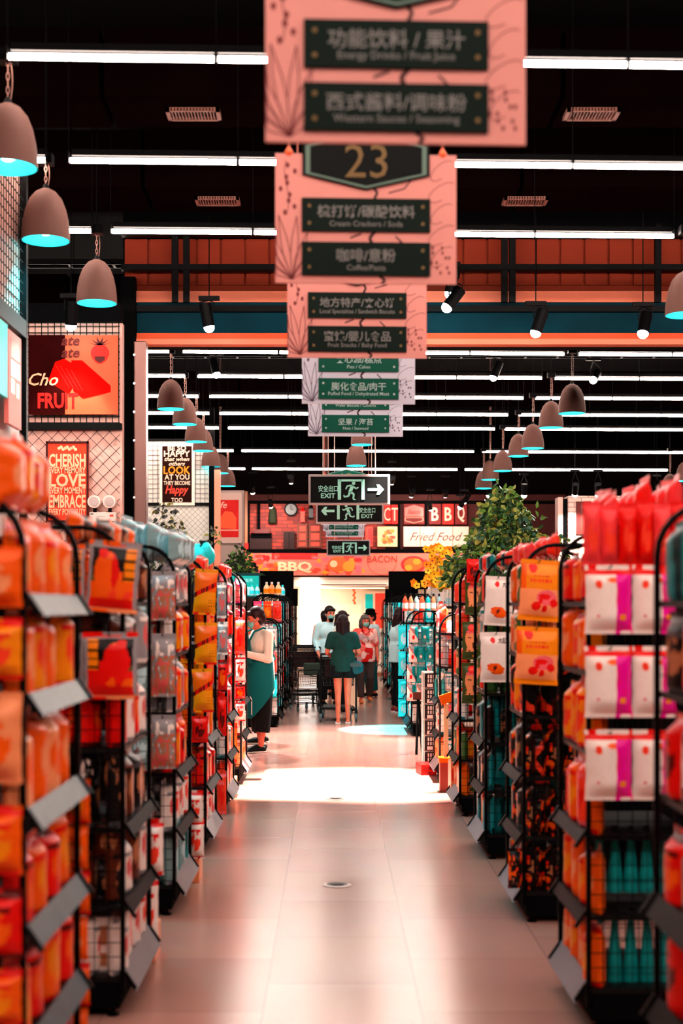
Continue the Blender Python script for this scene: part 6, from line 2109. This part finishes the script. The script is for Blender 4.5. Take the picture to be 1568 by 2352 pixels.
# --- older woman in the floral blouse
FLO = M('cloth_floral', (244, 150, 140), .8)
nt = FLO.node_tree
tc, vo, cr = nt.nodes.new('ShaderNodeTexCoord'), nt.nodes.new('ShaderNodeTexVoronoi'), nt.nodes.new('ShaderNodeValToRGB')
vo.inputs['Scale'].default_value = 11
cr.color_ramp.interpolation = 'CONSTANT'
for pos, c in ((0, (220, 24, 20)), (.28, (250, 190, 180)), (.52, (240, 100, 90)), (.72, (196, 150, 150))):
    e = cr.color_ramp.elements[0] if pos == 0 else cr.color_ramp.elements.new(pos)
    e.position = pos; e.color = tuple(lin(v) for v in c) + (1,)
nt.links.new(tc.outputs['Object'], vo.inputs['Vector']); nt.links.new(vo.outputs['Color'], cr.inputs['Fac']); nt.links.new(cr.outputs['Color'], nt.nodes['Principled BSDF'].inputs['Base Color'])
t = person('older person in red floral blouse and dark trousers walking towards us, mask on', 838, 25.3, R(8), .91)
J = skeleton(anL=(.11, .16, .12), knL=(.1, -.02, .5), anR=(-.1, -.12, .085), knR=(-.1, -.09, .49), elL=(.24, .06, 1.1), elR=(-.24, .03, 1.1), wrR=(-.25, -.1, .88), wrL=(.25, .0, .87))
rot, hp = body(J, t, SKIN, R(10), R(6)); shirt(J, t, FLO, .9, .8, .035, 'blouse'); trousers(J, t, GRYC, 1.92, .018); shoes(J, t, M('shoe_orange', (255, 120, 60), .5))
hair(t, hp, rot, HG, 'bob'); mask(t, hp, rot, MASK)
MB().tube([(.06, -.05, 1.46), (.07, -.12, 1.4), (.0, -.165, 1.33), (-.07, -.12, 1.4), (-.06, -.05, 1.46)], .006, 6).build('necklace', VOID, t)
# --- tall man in pale shirt
t = person('tall person in pale blue shirt with mask, behind the cart at the left', 757, 24.6, R(14), 1.0)
J = skeleton(elL=(.24, .02, 1.1), wrL=(.2, -.2, 1.0), elR=(-.25, .03, 1.12), wrR=(-.24, -.14, .92))
rot, hp = body(J, t, SKIN2, R(12), R(8)); shirt(J, t, PBL, 1.9, .84, .03); trousers(J, t, BLK, 1.95, .015); shoes(J, t, SHOE)
hair(t, hp, rot, HK, 'short'); mask(t, hp, rot, MASK)
MB().lathe([(.03, 0), (.05, .05), (.04, .07)], 8, 0, (0, -.11, 1.44)).build('collar', VOID, t)
# --- person with dark ponytail behind the green tee
t = person('person with dark ponytail and pale top, behind the green tee shopper', 786, 23.2, R(120), .955)
J = skeleton(elL=(.23, 0, 1.1), wrL=(.2, -.2, 1.0))
rot, hp = body(J, t, SKIN2, R(10), R(14)); shirt(J, t, CREW, .7, .84, .025); trousers(J, t, BLK, 1.9, .015); shoes(J, t, SHOE); hair(t, hp, rot, HB, 'tail')
# --- person with ponytail at left of the tall man
t = person('person with a tied bun, only head and neck showing left of the tall man', 746, 27.2, R(170), .95)
J = skeleton()
rot, hp = body(J, t, SKIN, 0, 0); shirt(J, t, CREW, 1.9, .84, .02); trousers(J, t, BLK, 1.9, .015); shoes(J, t, SHOE); hair(t, hp, rot, HK, 'tail')
# --- person with black hat
t = person('person with black hat and pale shirt behind the floral blouse', 852, 27.0, R(-60), .95)
J = skeleton()
rot, hp = body(J, t, SKIN, 0, R(8)); shirt(J, t, PBL, 1.6, .8, .03); trousers(J, t, TEALC, 1.9, .02); shoes(J, t, SHOE); hair(t, hp, rot, HK, 'short')
MB().lathe([(.15, .07), (.15, .08), (.1, .09), (.095, .15), (.06, .175), (.0, .18)], 18, 0, tuple(J['hea'])).build('hat', VOID, t, True)
# --- shopper at the right racks
t = person('person in pale shirt and black trousers at the right racks, facing the shelf', 914, 23.05, R(105), .99)
J = skeleton(elL=(.23, .02, 1.12), wrL=(.2, -.2, 1.05), elR=(-.23, 0, 1.12), wrR=(-.2, -.22, 1.1), hea=(0, -.05, 1.575))
rot, hp = body(J, t, SKIN2, R(4), R(10)); shirt(J, t, PBL, 1.7, .82, .03); trousers(J, t, BLK, 1.95, .012); shoes(J, t, M('shoe_darkred', (130, 24, 30), .5), sole=SOLEW); hair(t, hp, rot, HB, 'long')
MB().tube([(.02, .19, 1.4), (.14, .17, 1.2), (.2, .1, .98), (.12, .18, .9)], .009, 5).build('bag_strap', TEALC, t)

# ------------------------------------------------------------------ shopping carts
CBK = M('cart_black', (14, 12, 13), .4)
CWH = M('cart_tyre_grey', (96, 110, 112), .5)


def caster(t, x, y, r=.062):
    c = MB().bb((x - .025, y - .02, r * 2), (x + .025, y + .02, r * 2 + .05)).bb((x - .03, y - .012, r * .8), (x - .024, y + .02, r * 2.1)).bb((x + .024, y - .012, r * .8), (x + .03, y + .02, r * 2.1)).build('caster', CBK, t)
    MB().cyl((x - .018, y, r), (x + .018, y, r), r, 18).build('wheel', CWH, c, True)


def cart(label, loc, rz, sc=1.0, two_tier=False):
    t = thing('shopping_cart', label, 'shopping cart', loc, rz, 'black shopping carts')
    t.scale = (sc,) * 3
    w, L = .27, .8
    f = MB()
    for s in (-1, 1):
        f.tube([(s * w, 0, .16), (s * w, .02, .5), (s * w * .98, .0, .98), (s * w * .98, -.07, 1.03)], .015, 7)
        f.tube([(s * w, .0, .17), (s * w * .9, .4, .2), (s * w * .8, L, .17)], .014, 7)
    f.tube([(-w, .05, .19), (w, .05, .19)], .012, 6); f.tube([(-w * .8, L, .17), (w * .8, L, .17)], .012, 6)
    f.build('frame', CBK, t)
    MB().tube([(-w * .98, -.07, 1.03), (w * .98, -.07, 1.03)], .018, 8).build('handle', CBK, t)

    def basket(z0, z1, y0, y1, name):
        b = MB()
        n = 9
        for i in range(n):
            k = i / (n - 1)
            for s in (-1, 1):
                y = y0 + (y1 - y0) * k
                b.tube([(s * w * (.86 - .1 * k), y0 + (y1 - .06 - y0) * k, z0 + .03 * k), (s * w * (1 - .08 * k), y, z1)], .004, 4)
            x = -w + 2 * w * k
            b.tube([(x * .86, y0, z0), (x, y0, z1)], .004, 4); b.tube([(x * .76, y1 - .06, z0 + .03), (x * .92, y1, z1)], .004, 4)
            b.tube([(x * .86, y0, z0), (x * .76, y1 - .06, z0 + .03)], .004, 4)
        for q in range(5):
            k = q / 4
            z = z0 + (z1 - z0) * k
            a, c = .86 + .14 * k, .76 + .16 * k
            b.tube([(-w * a, y0, z), (w * a, y0, z), (w * c, y1 - .06 * (1 - k), z), (-w * c, y1 - .06 * (1 - k), z), (-w * a, y0, z)], .006 if q < 4 else .011, 5)
        return b.build(name, CBK, t)
    if not two_tier:
        basket(.55, .95, .04, .82, 'basket')
        MB().bb((-w * .8, .05, .2), (w * .8, .7, .215)).build('lower_rack', CBK, t)
        MB().box((0, .06, .8), (.4, .012, .24)).build('child_seat_flap', M('cart_flap', (40, 8, 10), .5), t)
    else:
        basket(.62, .86, .04, .66, 'basket'); basket(.28, .5, .04, .7, 'lower_basket')
    for s in (-1, 1):
        caster(t, s * w, .02); caster(t, s * w * .8, L - .02)
    return t


cart('black shopping cart pushed by the person in dark green', (P(777, 1660, 21.0).x, 21.2, 0), R(2), .98)
cart('black shopping cart parked along the left racks, nearer of two', (P(707, 1600, 24.7).x - .05, 24.5, 0), R(6), .98)
cart('black shopping cart parked along the left racks, farther of two', (P(700, 1590, 26.4).x + .06, 25.6, 0), R(4), .98)
t2 = cart('small two basket black trolley behind the green tee shopper', (P(706, 1610, 23.4).x + .02, 23.2, 0), R(20), .66, True)
o = thing('tote_bag', 'dark olive tote bag sitting in the small two basket trolley', 'bag', (P(716, 1560, 23.5).x, 23.45, .58 * .66 + .2), R(20))
MB().bb((-.13, -.06, 0), (.13, .06, .2)).build('bag_body', M('tote_olive', (52, 62, 52), .7), o, bevel=.02)
MB().tube([(-.06, 0, .2), (-.05, 0, .3), (.05, 0, .3), (.06, 0, .2)], .007, 5).build('bag_handle', BLACK, o)
